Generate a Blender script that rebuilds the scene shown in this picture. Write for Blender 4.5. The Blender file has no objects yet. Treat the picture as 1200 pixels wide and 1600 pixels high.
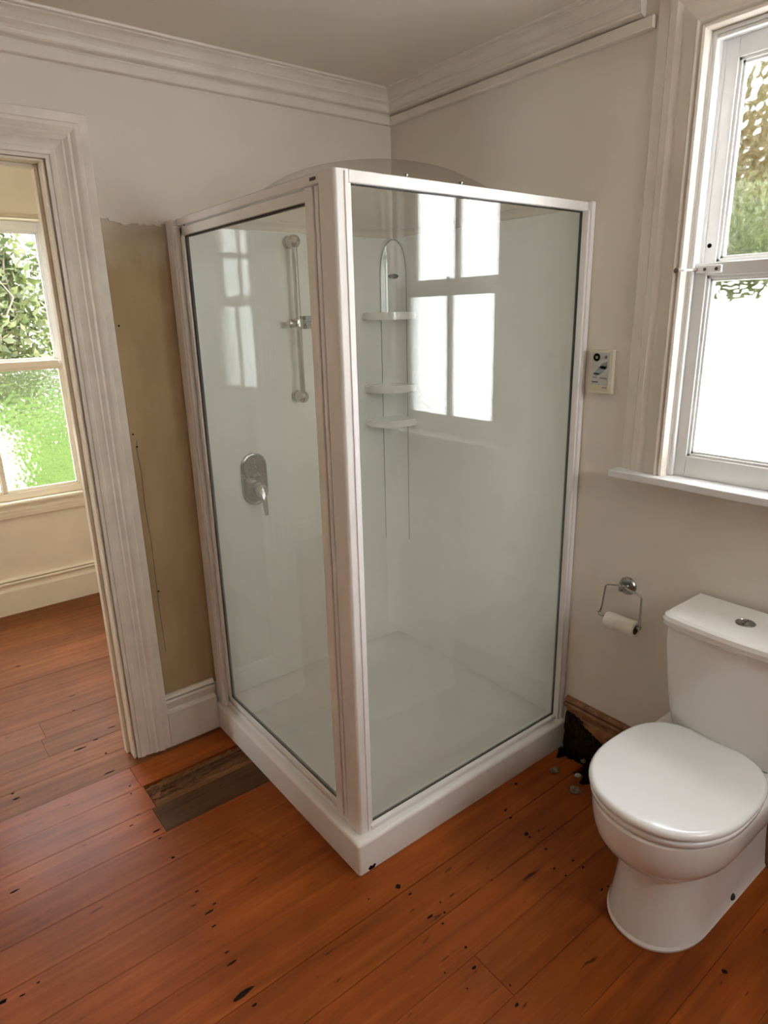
import bpy, bmesh, math, random
from mathutils import Vector, Matrix, noise

random.seed(7)
scene = bpy.context.scene
C = scene.collection
PI = math.pi

# ------------------------------------------------------------------ camera
YAW, PITCH, ROLL = math.radians(52.1411), math.radians(-16.7833), math.radians(-1.3844)
cam_d = bpy.data.cameras.new('camera')
cam_d.sensor_fit = 'HORIZONTAL'
cam_d.sensor_width = 36.0
cam_d.lens = 1021.249 / 1200.0 * 36.0
cam_d.clip_start = 0.01
cam = bpy.data.objects.new('camera', cam_d)
C.objects.link(cam)
_f = Vector((math.cos(PITCH) * math.cos(YAW), math.cos(PITCH) * math.sin(YAW), math.sin(PITCH)))
_r = Vector((math.sin(YAW), -math.cos(YAW), 0))
_u = _r.cross(_f)
_r2 = _r * math.cos(ROLL) + _u * math.sin(ROLL)
_u2 = -_r * math.sin(ROLL) + _u * math.cos(ROLL)
m = Matrix.Identity(4)
for i in range(3):
    m[i][0], m[i][1], m[i][2] = _r2[i], _u2[i], -_f[i]
m[0][3], m[1][3], m[2][3] = -1.8931, -2.3308, 1.6349
cam.matrix_world = m
scene.camera = cam

# ------------------------------------------------------------------ sky (bright overcast day) and exposure
world = bpy.data.worlds.new('overcast_sky')
scene.world = world
world.use_nodes = True
wn = world.node_tree.nodes
bg = wn['Background']
bg.inputs[0].default_value = (0.97, 0.97, 0.99, 1)
bg.inputs[1].default_value = 11.0
scene.view_settings.view_transform = 'Standard'
scene.view_settings.look = 'None'
scene.view_settings.exposure = 0.76
scene.view_settings.gamma = 1.0
scene.view_settings.use_curve_mapping = False
scene.cycles.use_denoising = True
scene.cycles.use_adaptive_sampling = True
scene.cycles.adaptive_threshold = 0.06
scene.cycles.max_bounces = 8
scene.cycles.diffuse_bounces = 4
scene.cycles.glossy_bounces = 4
scene.cycles.transmission_bounces = 6
scene.cycles.transparent_max_bounces = 16
scene.cycles.sample_clamp_indirect = 12


def portal(loc, direction, sx, sy):
    """Sampling portal in a window opening: emits nothing, only steers sky sampling."""
    l = bpy.data.lights.new('window_portal', 'AREA')
    l.shape = 'RECTANGLE'
    l.size, l.size_y = sx, sy
    l.cycles.is_portal = True
    o = bpy.data.objects.new('window_portal', l)
    o.location = loc
    o.rotation_euler = Vector(direction).to_track_quat('-Z', 'Y').to_euler()
    C.objects.link(o)


portal((0.10, -1.625, 1.72), (-1, 0, 0), 0.62, 1.18)
portal((-1.38, 1.90, 1.42), (0, -1, 0), 0.90, 1.56)
portal((-3.66, 0.95, 1.6), (1, 0, 0), 0.6, 1.1)
portal((-0.45, -3.36, 1.90), (0, 1, 0), 0.60, 0.8)

# ------------------------------------------------------------------ material helpers
def new_mat(name):
    mt = bpy.data.materials.new(name)
    mt.use_nodes = True
    nt = mt.node_tree
    return mt, nt, nt.nodes, nt.links, nt.nodes['Principled BSDF']


def N(nodes, typ, **kw):
    n = nodes.new(typ)
    for k, v in kw.items():
        setattr(n, k, v)
    return n


def painted(name, col, rough=0.5, var=0.06, scale=6.0, bump=0.15, bscale=90.0, spec=0.5, coat=0.0, dist=0.002):
    """Paint / enamel: colour with soft mottling and a fine brushed relief."""
    mt, nt, ns, lk, p = new_mat(name)
    geo = N(ns, 'ShaderNodeNewGeometry')
    n1 = N(ns, 'ShaderNodeTexNoise'); n1.inputs['Scale'].default_value = scale; n1.inputs['Detail'].default_value = 6
    lk.new(geo.outputs['Position'], n1.inputs['Vector'])
    cr = N(ns, 'ShaderNodeValToRGB')
    cr.color_ramp.elements[0].position = 0.3; cr.color_ramp.elements[1].position = 0.75
    cr.color_ramp.elements[0].color = tuple(c * (1 - var) for c in col) + (1,)
    cr.color_ramp.elements[1].color = tuple(min(1, c * (1 + var * 0.4)) for c in col) + (1,)
    lk.new(n1.outputs['Fac'], cr.inputs['Fac'])
    lk.new(cr.outputs['Color'], p.inputs['Base Color'])
    p.inputs['Roughness'].default_value = rough
    p.inputs['Specular IOR Level'].default_value = spec
    p.inputs['Coat Weight'].default_value = coat
    p.inputs['Coat Roughness'].default_value = 0.05
    if bump > 0:
        n2 = N(ns, 'ShaderNodeTexNoise'); n2.inputs['Scale'].default_value = bscale; n2.inputs['Detail'].default_value = 3
        lk.new(geo.outputs['Position'], n2.inputs['Vector'])
        b = N(ns, 'ShaderNodeBump'); b.inputs['Strength'].default_value = bump; b.inputs['Distance'].default_value = dist
        lk.new(n2.outputs['Fac'], b.inputs['Height'])
        lk.new(b.outputs['Normal'], p.inputs['Normal'])
    return mt


def metal(name, col, rough):
    mt, nt, ns, lk, p = new_mat(name)
    geo = N(ns, 'ShaderNodeNewGeometry')
    n1 = N(ns, 'ShaderNodeTexNoise'); n1.inputs['Scale'].default_value = 40
    lk.new(geo.outputs['Position'], n1.inputs['Vector'])
    mr = N(ns, 'ShaderNodeMapRange'); mr.inputs['To Min'].default_value = rough * 0.7; mr.inputs['To Max'].default_value = rough * 1.3
    lk.new(n1.outputs['Fac'], mr.inputs['Value']); lk.new(mr.outputs['Result'], p.inputs['Roughness'])
    p.inputs['Base Color'].default_value = col + (1,)
    p.inputs['Metallic'].default_value = 1
    return mt


def wood_mat(name, dark, mid, light, rough=0.3, coat=0.6, coat_rough=0.16, grain=1.0, tint_var=0.25):
    """Varnished timber, grain along world X; every plank object gets its own tint."""
    mt, nt, ns, lk, p = new_mat(name)
    geo = N(ns, 'ShaderNodeNewGeometry')
    oi = N(ns, 'ShaderNodeObjectInfo')
    mp = N(ns, 'ShaderNodeMapping'); mp.inputs['Scale'].default_value = (1.1, 16, 16)
    off = N(ns, 'ShaderNodeVectorMath', operation='SCALE'); off.inputs[0].default_value = (37.0, 11.0, 5.0)
    lk.new(oi.outputs['Random'], off.inputs['Scale'])
    add = N(ns, 'ShaderNodeVectorMath', operation='ADD')
    lk.new(geo.outputs['Position'], add.inputs[0]); lk.new(off.outputs[0], add.inputs[1])
    lk.new(add.outputs[0], mp.inputs['Vector'])
    n1 = N(ns, 'ShaderNodeTexNoise'); n1.inputs['Scale'].default_value = 1.6; n1.inputs['Detail'].default_value = 8
    n1.inputs['Roughness'].default_value = 0.62; n1.inputs['Distortion'].default_value = 0.6
    lk.new(mp.outputs[0], n1.inputs['Vector'])
    cr = N(ns, 'ShaderNodeValToRGB'); e = cr.color_ramp.elements
    e[0].position, e[0].color = 0.28, dark + (1,)
    e[1].position, e[1].color = 0.72, light + (1,)
    em = e.new(0.5); em.color = mid + (1,)
    lk.new(n1.outputs['Fac'], cr.inputs['Fac'])
    # per plank tint
    mr = N(ns, 'ShaderNodeMapRange'); mr.inputs['To Min'].default_value = 1 - tint_var; mr.inputs['To Max'].default_value = 1 + tint_var * 0.5
    lk.new(oi.outputs['Random'], mr.inputs['Value'])
    mul = N(ns, 'ShaderNodeVectorMath', operation='SCALE')
    lk.new(cr.outputs['Color'], mul.inputs[0]); lk.new(mr.outputs['Result'], mul.inputs['Scale'])
    # broad wear patches
    n3 = N(ns, 'ShaderNodeTexNoise'); n3.inputs['Scale'].default_value = 3.2; n3.inputs['Detail'].default_value = 5
    lk.new(geo.outputs['Position'], n3.inputs['Vector'])
    mr3 = N(ns, 'ShaderNodeMapRange'); mr3.inputs['From Min'].default_value = 0.35; mr3.inputs['From Max'].default_value = 0.7
    mr3.inputs['To Min'].default_value = 0.82; mr3.inputs['To Max'].default_value = 1.1
    lk.new(n3.outputs['Fac'], mr3.inputs['Value'])
    mul2 = N(ns, 'ShaderNodeVectorMath', operation='SCALE')
    lk.new(mul.outputs[0], mul2.inputs[0]); lk.new(mr3.outputs['Result'], mul2.inputs['Scale'])
    # small dark flecks along the grain
    mp2 = N(ns, 'ShaderNodeMapping'); mp2.inputs['Scale'].default_value = (14, 60, 60)
    lk.new(add.outputs[0], mp2.inputs['Vector'])
    n4 = N(ns, 'ShaderNodeTexNoise'); n4.inputs['Scale'].default_value = 1.0; n4.inputs['Detail'].default_value = 2
    lk.new(mp2.outputs[0], n4.inputs['Vector'])
    mr4 = N(ns, 'ShaderNodeMapRange'); mr4.inputs['From Min'].default_value = 0.70; mr4.inputs['From Max'].default_value = 0.76
    mr4.inputs['To Min'].default_value = 1.0; mr4.inputs['To Max'].default_value = 0.35
    lk.new(n4.outputs['Fac'], mr4.inputs['Value'])
    mul3 = N(ns, 'ShaderNodeVectorMath', operation='SCALE')
    lk.new(mul2.outputs[0], mul3.inputs[0]); lk.new(mr4.outputs['Result'], mul3.inputs['Scale'])
    lk.new(mul3.outputs[0], p.inputs['Base Color'])
    p.inputs['Roughness'].default_value = rough
    p.inputs['Specular IOR Level'].default_value = 0.22
    p.inputs['Coat Weight'].default_value = coat
    mrc = N(ns, 'ShaderNodeMapRange'); mrc.inputs['To Min'].default_value = coat_rough * 0.6; mrc.inputs['To Max'].default_value = coat_rough * 1.7
    lk.new(n3.outputs['Fac'], mrc.inputs['Value']); lk.new(mrc.outputs['Result'], p.inputs['Coat Roughness'])
    b = N(ns, 'ShaderNodeBump'); b.inputs['Strength'].default_value = 0.25 * grain; b.inputs['Distance'].default_value = 0.0015
    lk.new(n1.outputs['Fac'], b.inputs['Height'])
    lk.new(b.outputs['Normal'], p.inputs['Normal'])
    b2 = N(ns, 'ShaderNodeBump'); b2.inputs['Strength'].default_value = 0.35; b2.inputs['Distance'].default_value = 0.004
    lk.new(n3.outputs['Fac'], b2.inputs['Height'])
    lk.new(b2.outputs['Normal'], p.inputs['Coat Normal'])
    return mt


def clear_glass(name, tint, refl=1.0):
    """Thin clear sheet: straight transmission plus Schlick reflection."""
    mt = bpy.data.materials.new(name); mt.use_nodes = True
    nt = mt.node_tree; ns = nt.nodes; lk = nt.links
    ns.clear()
    out = N(ns, 'ShaderNodeOutputMaterial')
    tr = N(ns, 'ShaderNodeBsdfTransparent'); tr.inputs[0].default_value = tint + (1,)
    gl = N(ns, 'ShaderNodeBsdfGlossy'); gl.inputs['Roughness'].default_value = 0.0
    lw = N(ns, 'ShaderNodeLayerWeight'); lw.inputs['Blend'].default_value = 0.5
    pw = N(ns, 'ShaderNodeMath', operation='POWER'); pw.inputs[1].default_value = 5
    ma = N(ns, 'ShaderNodeMath', operation='MULTIPLY_ADD'); ma.inputs[1].default_value = 0.95 * refl; ma.inputs[2].default_value = 0.045 * refl
    lk.new(lw.outputs['Facing'], pw.inputs[0]); lk.new(pw.outputs[0], ma.inputs[0])
    mx = N(ns, 'ShaderNodeMixShader')
    lk.new(ma.outputs[0], mx.inputs[0]); lk.new(tr.outputs[0], mx.inputs[1]); lk.new(gl.outputs[0], mx.inputs[2])
    lk.new(mx.outputs[0], out.inputs['Surface'])
    return mt


def film_glass(name, tint):
    """Shower glass with a pale diffuse film that thickens towards the bottom."""
    mt = clear_glass(name, tint)
    nt = mt.node_tree; ns = nt.nodes; lk = nt.links
    out = [n for n in ns if n.type == 'OUTPUT_MATERIAL'][0]
    base = out.inputs['Surface'].links[0].from_socket
    geo = N(ns, 'ShaderNodeNewGeometry')
    sp = N(ns, 'ShaderNodeSeparateXYZ'); lk.new(geo.outputs['Position'], sp.inputs[0])
    mp = N(ns, 'ShaderNodeMapping'); mp.inputs['Scale'].default_value = (6, 6, 1.2)
    lk.new(geo.outputs['Position'], mp.inputs['Vector'])
    nz = N(ns, 'ShaderNodeTexNoise'); nz.inputs['Scale'].default_value = 1.0; nz.inputs['Detail'].default_value = 1
    lk.new(mp.outputs[0], nz.inputs['Vector'])
    ad = N(ns, 'ShaderNodeMath', operation='MULTIPLY_ADD'); ad.inputs[1].default_value = -0.25
    lk.new(nz.outputs['Fac'], ad.inputs[0]); lk.new(sp.outputs['Z'], ad.inputs[2])
    cr = N(ns, 'ShaderNodeMapRange', interpolation_type='SMOOTHSTEP')
    cr.inputs['From Min'].default_value = 0.45; cr.inputs['From Max'].default_value = 1.45
    cr.inputs['To Min'].default_value = FILM; cr.inputs['To Max'].default_value = 0.015
    lk.new(ad.outputs[0], cr.inputs['Value'])
    df = N(ns, 'ShaderNodeBsdfDiffuse'); df.inputs[0].default_value = (0.93, 0.94, 0.89, 1)
    tl = N(ns, 'ShaderNodeBsdfTranslucent'); tl.inputs[0].default_value = (0.93, 0.94, 0.89, 1)
    m1 = N(ns, 'ShaderNodeMixShader'); m1.inputs[0].default_value = 0.45
    lk.new(df.outputs[0], m1.inputs[1]); lk.new(tl.outputs[0], m1.inputs[2])
    m2 = N(ns, 'ShaderNodeMixShader')
    lk.new(cr.outputs['Result'], m2.inputs[0]); lk.new(base, m2.inputs[1]); lk.new(m1.outputs[0], m2.inputs[2])
    lk.new(m2.outputs[0], out.inputs['Surface'])
    return mt


FILM = 0.235


def obscure_glass(name, scale=42.0, through=0.35, strength=1.0, ior=1.28, dist=0.007):
    """Hammered privacy glass: dimpled refraction, part of the light going straight through."""
    mt = bpy.data.materials.new(name); mt.use_nodes = True
    nt = mt.node_tree; ns = nt.nodes; lk = nt.links
    ns.clear()
    out = N(ns, 'ShaderNodeOutputMaterial')
    geo = N(ns, 'ShaderNodeNewGeometry')
    vo = N(ns, 'ShaderNodeTexNoise'); vo.inputs['Scale'].default_value = scale * 1.25
    vo.inputs['Detail'].default_value = 0.0; vo.inputs['Distortion'].default_value = 0.0
    lk.new(geo.outputs['Position'], vo.inputs['Vector'])
    b = N(ns, 'ShaderNodeBump'); b.inputs['Strength'].default_value = strength; b.inputs['Distance'].default_value = dist
    lk.new(vo.outputs['Fac'], b.inputs['Height'])
    rf = N(ns, 'ShaderNodeBsdfRefraction'); rf.inputs['Roughness'].default_value = 0.12; rf.inputs['IOR'].default_value = ior
    rf.inputs['Color'].default_value = (0.97, 0.98, 0.98, 1)
    lk.new(b.outputs['Normal'], rf.inputs['Normal'])
    tr = N(ns, 'ShaderNodeBsdfTransparent'); tr.inputs[0].default_value = (0.97, 0.98, 0.98, 1)
    mx = N(ns, 'ShaderNodeMixShader'); mx.inputs[0].default_value = through
    lk.new(rf.outputs[0], mx.inputs[1]); lk.new(tr.outputs[0], mx.inputs[2])
    gl = N(ns, 'ShaderNodeBsdfGlossy'); gl.inputs['Roughness'].default_value = 0.1
    lk.new(b.outputs['Normal'], gl.inputs['Normal'])
    m2 = N(ns, 'ShaderNodeMixShader'); m2.inputs[0].default_value = 0.05
    lk.new(mx.outputs[0], m2.inputs[1]); lk.new(gl.outputs[0], m2.inputs[2])
    lk.new(m2.outputs[0], out.inputs['Surface'])
    return mt


M = {}
M['wall'] = painted('wall_paint', (0.81, 0.735, 0.64), 0.6, 0.05, 2.2, 0.25, 60)
M['ceiling'] = painted('ceiling_paint', (0.80, 0.725, 0.62), 0.7, 0.04, 2.0, 0.2, 60)
M['trim'] = painted('trim_enamel', (0.84, 0.765, 0.675), 0.35, 0.06, 9, 0.25, 35)
M['trim_old'] = painted('old_trim_enamel', (0.86, 0.775, 0.68), 0.38, 0.10, 14, 0.5, 30)
M['sash'] = painted('sash_enamel', (0.84, 0.83, 0.81), 0.3, 0.05, 14, 0.2, 40)
M['hall'] = painted('hall_paint', (0.84, 0.745, 0.59), 0.6, 0.08, 2.5, 0.3, 40)
M['hall_trim'] = painted('hall_trim_enamel', (0.86, 0.765, 0.61), 0.4, 0.06, 8, 0.25, 35)
M['acrylic'] = painted('shower_acrylic', (0.92, 0.925, 0.89), 0.03, 0.03, 3, 0.012, 5, dist=0.004)
M['tray'] = painted('tray_acrylic', (0.92, 0.885, 0.85), 0.22, 0.05, 8, 0.05, 30)
M['frame'] = painted('powder_coat', (0.92, 0.885, 0.86), 0.28, 0.04, 12, 0.05, 60)
M['china'] = painted('vitreous_china', (0.90, 0.88, 0.85), 0.12, 0.02, 4, 0.0, coat=0.5)
M['seat'] = painted('seat_plastic', (0.95, 0.95, 0.96), 0.16, 0.01, 4, 0.0, coat=0.4)
M['chrome'] = metal('chrome', (0.50, 0.49, 0.48), 0.10)
M['satin'] = metal('satin_chrome', (0.36, 0.36, 0.35), 0.26)
M['dark'] = painted('black_rubber', (0.035, 0.03, 0.025), 0.6, 0.2, 20, 0)
M['hole'] = painted('dark_hole', (0.010, 0.008, 0.006), 0.9, 0.2, 20, 0, spec=0.1)
M['gouge'] = painted('dark_gouge', (0.022, 0.012, 0.006), 0.8, 0.5, 60, 0, spec=0.1)
M['paper'] = painted('tissue', (0.86, 0.81, 0.72), 0.9, 0.04, 60, 0.4, 160, spec=0.1)
M['card'] = painted('cardboard', (0.22, 0.15, 0.10), 0.9, 0.1, 60, 0.2, 120, spec=0.1)
M['rubble'] = painted('rubble', (0.30, 0.21, 0.14), 0.9, 0.5, 70, 0.5, 90, spec=0.1)
M['floor'] = wood_mat('varnished_boards', (0.23, 0.046, 0.006), (0.33, 0.070, 0.008), (0.42, 0.104, 0.014), rough=0.5, tint_var=0.10, coat=0.07)
M['floor_hall'] = wood_mat('worn_hall_boards', (0.15, 0.045, 0.012), (0.22, 0.070, 0.018), (0.29, 0.105, 0.032), rough=0.6, tint_var=0.14, coat=0.04)
M['floor_dark'] = wood_mat('bare_dark_board', (0.07, 0.030, 0.011), (0.11, 0.048, 0.018), (0.15, 0.068, 0.028), rough=0.7, coat=0.12, tint_var=0.05)
M['floor_rough'] = wood_mat('eaten_board', (0.07, 0.028, 0.011), (0.19, 0.078, 0.028), (0.30, 0.14, 0.055), rough=0.8, coat=0.0, grain=2.0, tint_var=0.05)
M['skirt_wood'] = wood_mat('stained_skirting', (0.20, 0.075, 0.03), (0.30, 0.125, 0.052), (0.42, 0.19, 0.085), rough=0.5, coat=0.2, tint_var=0.05)
M['rot'] = painted('rotten_wood', (0.035, 0.020, 0.013), 0.85, 0.7, 70, 0.9, 120, spec=0.2, dist=0.006)
M['subfloor'] = painted('subfloor_dark', (0.015, 0.010, 0.007), 0.95, 0.2, 20, 0, spec=0.05)
M['control'] = painted('aged_plastic', (0.72, 0.66, 0.52), 0.4, 0.05, 30, 0.05, 80)
M['label_grey'] = painted('label_grey', (0.52, 0.51, 0.46), 0.4, 0.05, 60, 0)
M['label_tan'] = painted('label_tan', (0.66, 0.56, 0.40), 0.4, 0.05, 60, 0)
M['print_dark'] = painted('print_dark', (0.06, 0.055, 0.05), 0.5, 0.1, 60, 0)
M['print_blue'] = painted('print_blue', (0.30, 0.33, 0.35), 0.5, 0.1, 60, 0)
M['print_mid'] = painted('print_mid', (0.24, 0.23, 0.21), 0.5, 0.1, 60, 0)
M['brass'] = metal('aged_brass', (0.22, 0.17, 0.13), 0.45)
M['sglass'] = film_glass('shower_glass', (0.965, 0.98, 0.965))
M['wglass'] = clear_glass('window_glass', (0.97, 0.985, 0.975))
M['dome'] = clear_glass('dome_acrylic', (0.96, 0.955, 0.94), 0.6)
M['oglass'] = obscure_glass('hammered_glass')
M['oglass_hall'] = obscure_glass('rippled_glass', 40.0, 0.25, 1.0, 1.5, 0.012)
M['lawn'] = painted('lawn', (0.050, 0.082, 0.018), 0.9, 0.5, 5, 0.5, 60, spec=0.1)
M['render_white'] = painted('white_render', (0.90, 0.90, 0.89), 0.8, 0.04, 5, 0.2, 40)
M['bark'] = painted('bark', (0.20, 0.17, 0.14), 0.9, 0.4, 30, 0.5, 60, spec=0.1)


def leaf_mat(name, a, b, c):
    mt, nt, ns, lk, p = new_mat(name)
    geo = N(ns, 'ShaderNodeNewGeometry')
    cr = N(ns, 'ShaderNodeValToRGB'); e = cr.color_ramp.elements
    e[0].color = a + (1,); e[1].color = c + (1,)
    x = e.new(0.5); x.color = b + (1,)
    lk.new(geo.outputs['Random Per Island'], cr.inputs['Fac'])
    lk.new(cr.outputs['Color'], p.inputs['Base Color'])
    p.inputs['Roughness'].default_value = 0.45
    tl = N(ns, 'ShaderNodeBsdfTranslucent'); lk.new(cr.outputs['Color'], tl.inputs[0])
    mx = N(ns, 'ShaderNodeMixShader'); mx.inputs[0].default_value = 0.35
    lk.new(p.outputs[0], mx.inputs[1]); lk.new(tl.outputs[0], mx.inputs[2])
    lk.new(mx.outputs[0], ns['Material Output'].inputs['Surface'])
    return mt


M['leaf'] = leaf_mat('hedge_leaf', (0.03, 0.045, 0.012), (0.08, 0.11, 0.028), (0.20, 0.21, 0.09))
M['leaf_yellow'] = leaf_mat('yellow_leaf', (0.06, 0.05, 0.012), (0.10, 0.08, 0.02), (0.14, 0.085, 0.035))
M['leaf_green'] = leaf_mat('bright_leaf', (0.028, 0.042, 0.010), (0.05, 0.07, 0.015), (0.09, 0.105, 0.03))


def plaster_patch_mat():
    mt, nt, ns, lk, p = new_mat('bare_plaster')
    geo = N(ns, 'ShaderNodeNewGeometry')
    n1 = N(ns, 'ShaderNodeTexNoise'); n1.inputs['Scale'].default_value = 4; n1.inputs['Detail'].default_value = 8
    mp = N(ns, 'ShaderNodeMapping'); mp.inputs['Scale'].default_value = (1.6, 1, 0.7)
    lk.new(geo.outputs['Position'], mp.inputs['Vector']); lk.new(mp.outputs[0], n1.inputs['Vector'])
    cr = N(ns, 'ShaderNodeValToRGB'); e = cr.color_ramp.elements
    e[0].position, e[0].color = 0.3, (0.43, 0.30, 0.155, 1)
    e[1].position, e[1].color = 0.75, (0.57, 0.42, 0.24, 1)
    lk.new(n1.outputs['Fac'], cr.inputs['Fac'])
    # paint overspray left at the top of the bare strip
    sp = N(ns, 'ShaderNodeSeparateXYZ'); lk.new(geo.outputs['Position'], sp.inputs[0])
    ad = N(ns, 'ShaderNodeMath', operation='MULTIPLY_ADD'); ad.inputs[1].default_value = 0.22
    lk.new(n1.outputs['Fac'], ad.inputs[0]); lk.new(sp.outputs['Z'], ad.inputs[2])
    mr = N(ns, 'ShaderNodeMapRange'); mr.inputs['From Min'].default_value = 1.90; mr.inputs['From Max'].default_value = 2.06
    mr.inputs['To Min'].default_value = 0; mr.inputs['To Max'].default_value = 0.75
    lk.new(ad.outputs[0], mr.inputs['Value'])
    mx = N(ns, 'ShaderNodeMix', data_type='RGBA')
    lk.new(mr.outputs['Result'], mx.inputs['Factor'])
    lk.new(cr.outputs['Color'], mx.inputs[6]); mx.inputs[7].default_value = (0.66, 0.60, 0.51, 1)
    lk.new(mx.outputs[2], p.inputs['Base Color'])
    p.inputs['Roughness'].default_value = 0.75
    b = N(ns, 'ShaderNodeBump'); b.inputs['Strength'].default_value = 0.3; b.inputs['Distance'].default_value = 0.003
    lk.new(n1.outputs['Fac'], b.inputs['Height']); lk.new(b.outputs['Normal'], p.inputs['Normal'])
    return mt


M['plaster'] = plaster_patch_mat()

# ------------------------------------------------------------------ geometry helpers
V = Vector


def obj(name, bm, mat, parent=None, smooth=False, recalc=True):
    if recalc:
        bmesh.ops.recalc_face_normals(bm, faces=bm.faces)
    me = bpy.data.meshes.new(name)
    bm.to_mesh(me); bm.free()
    mats = mat if isinstance(mat, (list, tuple)) else [mat]
    for k in mats:
        me.materials.append(M[k])
    if smooth:
        me.polygons.foreach_set('use_smooth', [True] * len(me.polygons))
        if smooth != 'full':
            me.set_sharp_from_angle(angle=math.radians(20))
    o = bpy.data.objects.new(name, me)
    C.objects.link(o)
    if parent:
        o.parent = parent
        o.matrix_parent_inverse = parent.matrix_world.inverted() if parent.type != 'EMPTY' else Matrix.Translation(-V(parent.location))
    return o


def tag(o, label=None, cat=None, group=None, kind=None):
    if label: o['label'] = label
    if cat: o['category'] = cat
    if group: o['group'] = group
    if kind: o['kind'] = kind
    return o


def empty(name, loc=(0, 0, 0)):
    o = bpy.data.objects.new(name, None)
    o.location = loc
    o.empty_display_size = 0.05
    C.objects.link(o)
    return o


def bx(bm, a, b, bev=0.0, seg=2):
    lo = [min(a[i], b[i]) for i in range(3)]; hi = [max(a[i], b[i]) for i in range(3)]
    vs = [bm.verts.new((x, y, z)) for x in (lo[0], hi[0]) for y in (lo[1], hi[1]) for z in (lo[2], hi[2])]
    fs = [bm.faces.new([vs[i] for i in q]) for q in ((0, 1, 3, 2), (4, 6, 7, 5), (0, 4, 5, 1), (2, 3, 7, 6), (0, 2, 6, 4), (1, 5, 7, 3))]
    if bev > 0:
        es = list({e for f in fs for e in f.edges})
        bmesh.ops.bevel(bm, geom=es, offset=bev, segments=seg, profile=0.5, affect='EDGES')
    return bm


def box(name, a, b, mat, parent=None, bev=0.0, seg=2):
    bm = bmesh.new(); bx(bm, a, b, bev, seg)
    return obj(name, bm, mat, parent)


def sweep(bm, prof, origin, U, W, D, s0, s1, k0=0.0, k1=0.0, segs=1):
    """Profile (u,w) pushed along D from s0+k0*u to s1+k1*u (k = mitre)."""
    origin, U, W, D = V(origin), V(U), V(W), V(D)
    rings = []
    for j in range(segs + 1):
        t = j / segs
        rings.append([bm.verts.new(origin + U * u + W * w + D * ((s0 + k0 * u) * (1 - t) + (s1 + k1 * u) * t)) for u, w in prof])
    n = len(prof)
    for j in range(segs):
        for i in range(n):
            bm.faces.new((rings[j][i], rings[j][(i + 1) % n], rings[j + 1][(i + 1) % n], rings[j + 1][i]))
    bm.faces.new(rings[0][::-1]); bm.faces.new(rings[-1])
    return bm


def tube(bm, pts, r, n=10, cap=True):
    n = max(n, 16) if n >= 8 else n
    pts = [V(p) for p in pts]
    rs = r if isinstance(r, (list, tuple)) else [r] * len(pts)
    rings = []
    prev = None
    for i, p in enumerate(pts):
        d = (pts[min(i + 1, len(pts) - 1)] - pts[max(i - 1, 0)]).normalized()
        if prev is None:
            a = d.orthogonal().normalized()
        else:
            a = (prev - d * prev.dot(d)).normalized()
        prev = a
        b = d.cross(a)
        rings.append([bm.verts.new(p + (a * math.cos(2 * PI * k / n) + b * math.sin(2 * PI * k / n)) * rs[i]) for k in range(n)])
    for i in range(len(rings) - 1):
        for k in range(n):
            bm.faces.new((rings[i][k], rings[i][(k + 1) % n], rings[i + 1][(k + 1) % n], rings[i + 1][k]))
    if cap:
        bm.faces.new(rings[0][::-1]); bm.faces.new(rings[-1])
    return bm


def lathe(bm, prof, origin, axis, n=24):
    """prof: list of (radius, distance along axis)."""
    n = max(n, 20) if n >= 8 else n
    origin, axis = V(origin), V(axis).normalized()
    a = axis.orthogonal().normalized(); b = axis.cross(a)
    rings = []
    for r, h in prof:
        if r < 1e-6:
            rings.append([bm.verts.new(origin + axis * h)])
        else:
            rings.append([bm.verts.new(origin + axis * h + (a * math.cos(2 * PI * k / n) + b * math.sin(2 * PI * k / n)) * r) for k in range(n)])
    for i in range(len(rings) - 1):
        A, B = rings[i], rings[i + 1]
        for k in range(n):
            k2 = (k + 1) % n
            if len(A) == 1 and len(B) == 1:
                continue
            if len(A) == 1:
                bm.faces.new((A[0], B[k], B[k2]))
            elif len(B) == 1:
                bm.faces.new((A[k], A[k2], B[0]))
            else:
                bm.faces.new((A[k], A[k2], B[k2], B[k]))
    for R in (rings[0], rings[-1]):
        if len(R) > 1:
            bm.faces.new(R)
    return bm


def loft(bm, rings, cap0=True, cap1=True):
    vr = [[bm.verts.new(p) for p in r] for r in rings]
    n = len(vr[0])
    for i in range(len(vr) - 1):
        for k in range(n):
            bm.faces.new((vr[i][k], vr[i][(k + 1) % n], vr[i + 1][(k + 1) % n], vr[i + 1][k]))
    if cap0: bm.faces.new(vr[0][::-1])
    if cap1: bm.faces.new(vr[-1])
    return bm


def poly(bm, pts, thick, normal):
    """Flat polygon given a thickness along normal."""
    nrm = V(normal) * thick
    a = [bm.verts.new(V(p)) for p in pts]
    b = [bm.verts.new(V(p) + nrm) for p in pts]
    n = len(a)
    bm.faces.new(a[::-1]); bm.faces.new(b)
    for i in range(n):
        bm.faces.new((a[i], a[(i + 1) % n], b[(i + 1) % n], b[i]))
    return bm


# key dimensions (metres): room corner at origin, left wall on y = 0, right wall on x = 0
CEIL = 2.47
W, D = 1.0, 1.019          # shower tray along x and along y
FX, FY = -0.970, -0.989    # outer faces of the shower frame
TZ, HZ = 0.112, 1.955      # tray height, frame height
RX, RY = -3.0, -3.3        # far limits of the bathroom behind the camera
HY = 1.823                 # hall far wall
HX0, HX1 = -3.6, -0.55     # hall limits in x
DX1, DX0, DZ = -1.345, -2.16, 2.10   # doorway
WY1, WY0, WZ0, WZ1 = -1.325, -1.925, 1.140, 2.305  # window in the right wall
VX1, VX0, VZ0, VZ1 = -0.935, -1.82, 0.66, 2.165    # hall window

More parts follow.
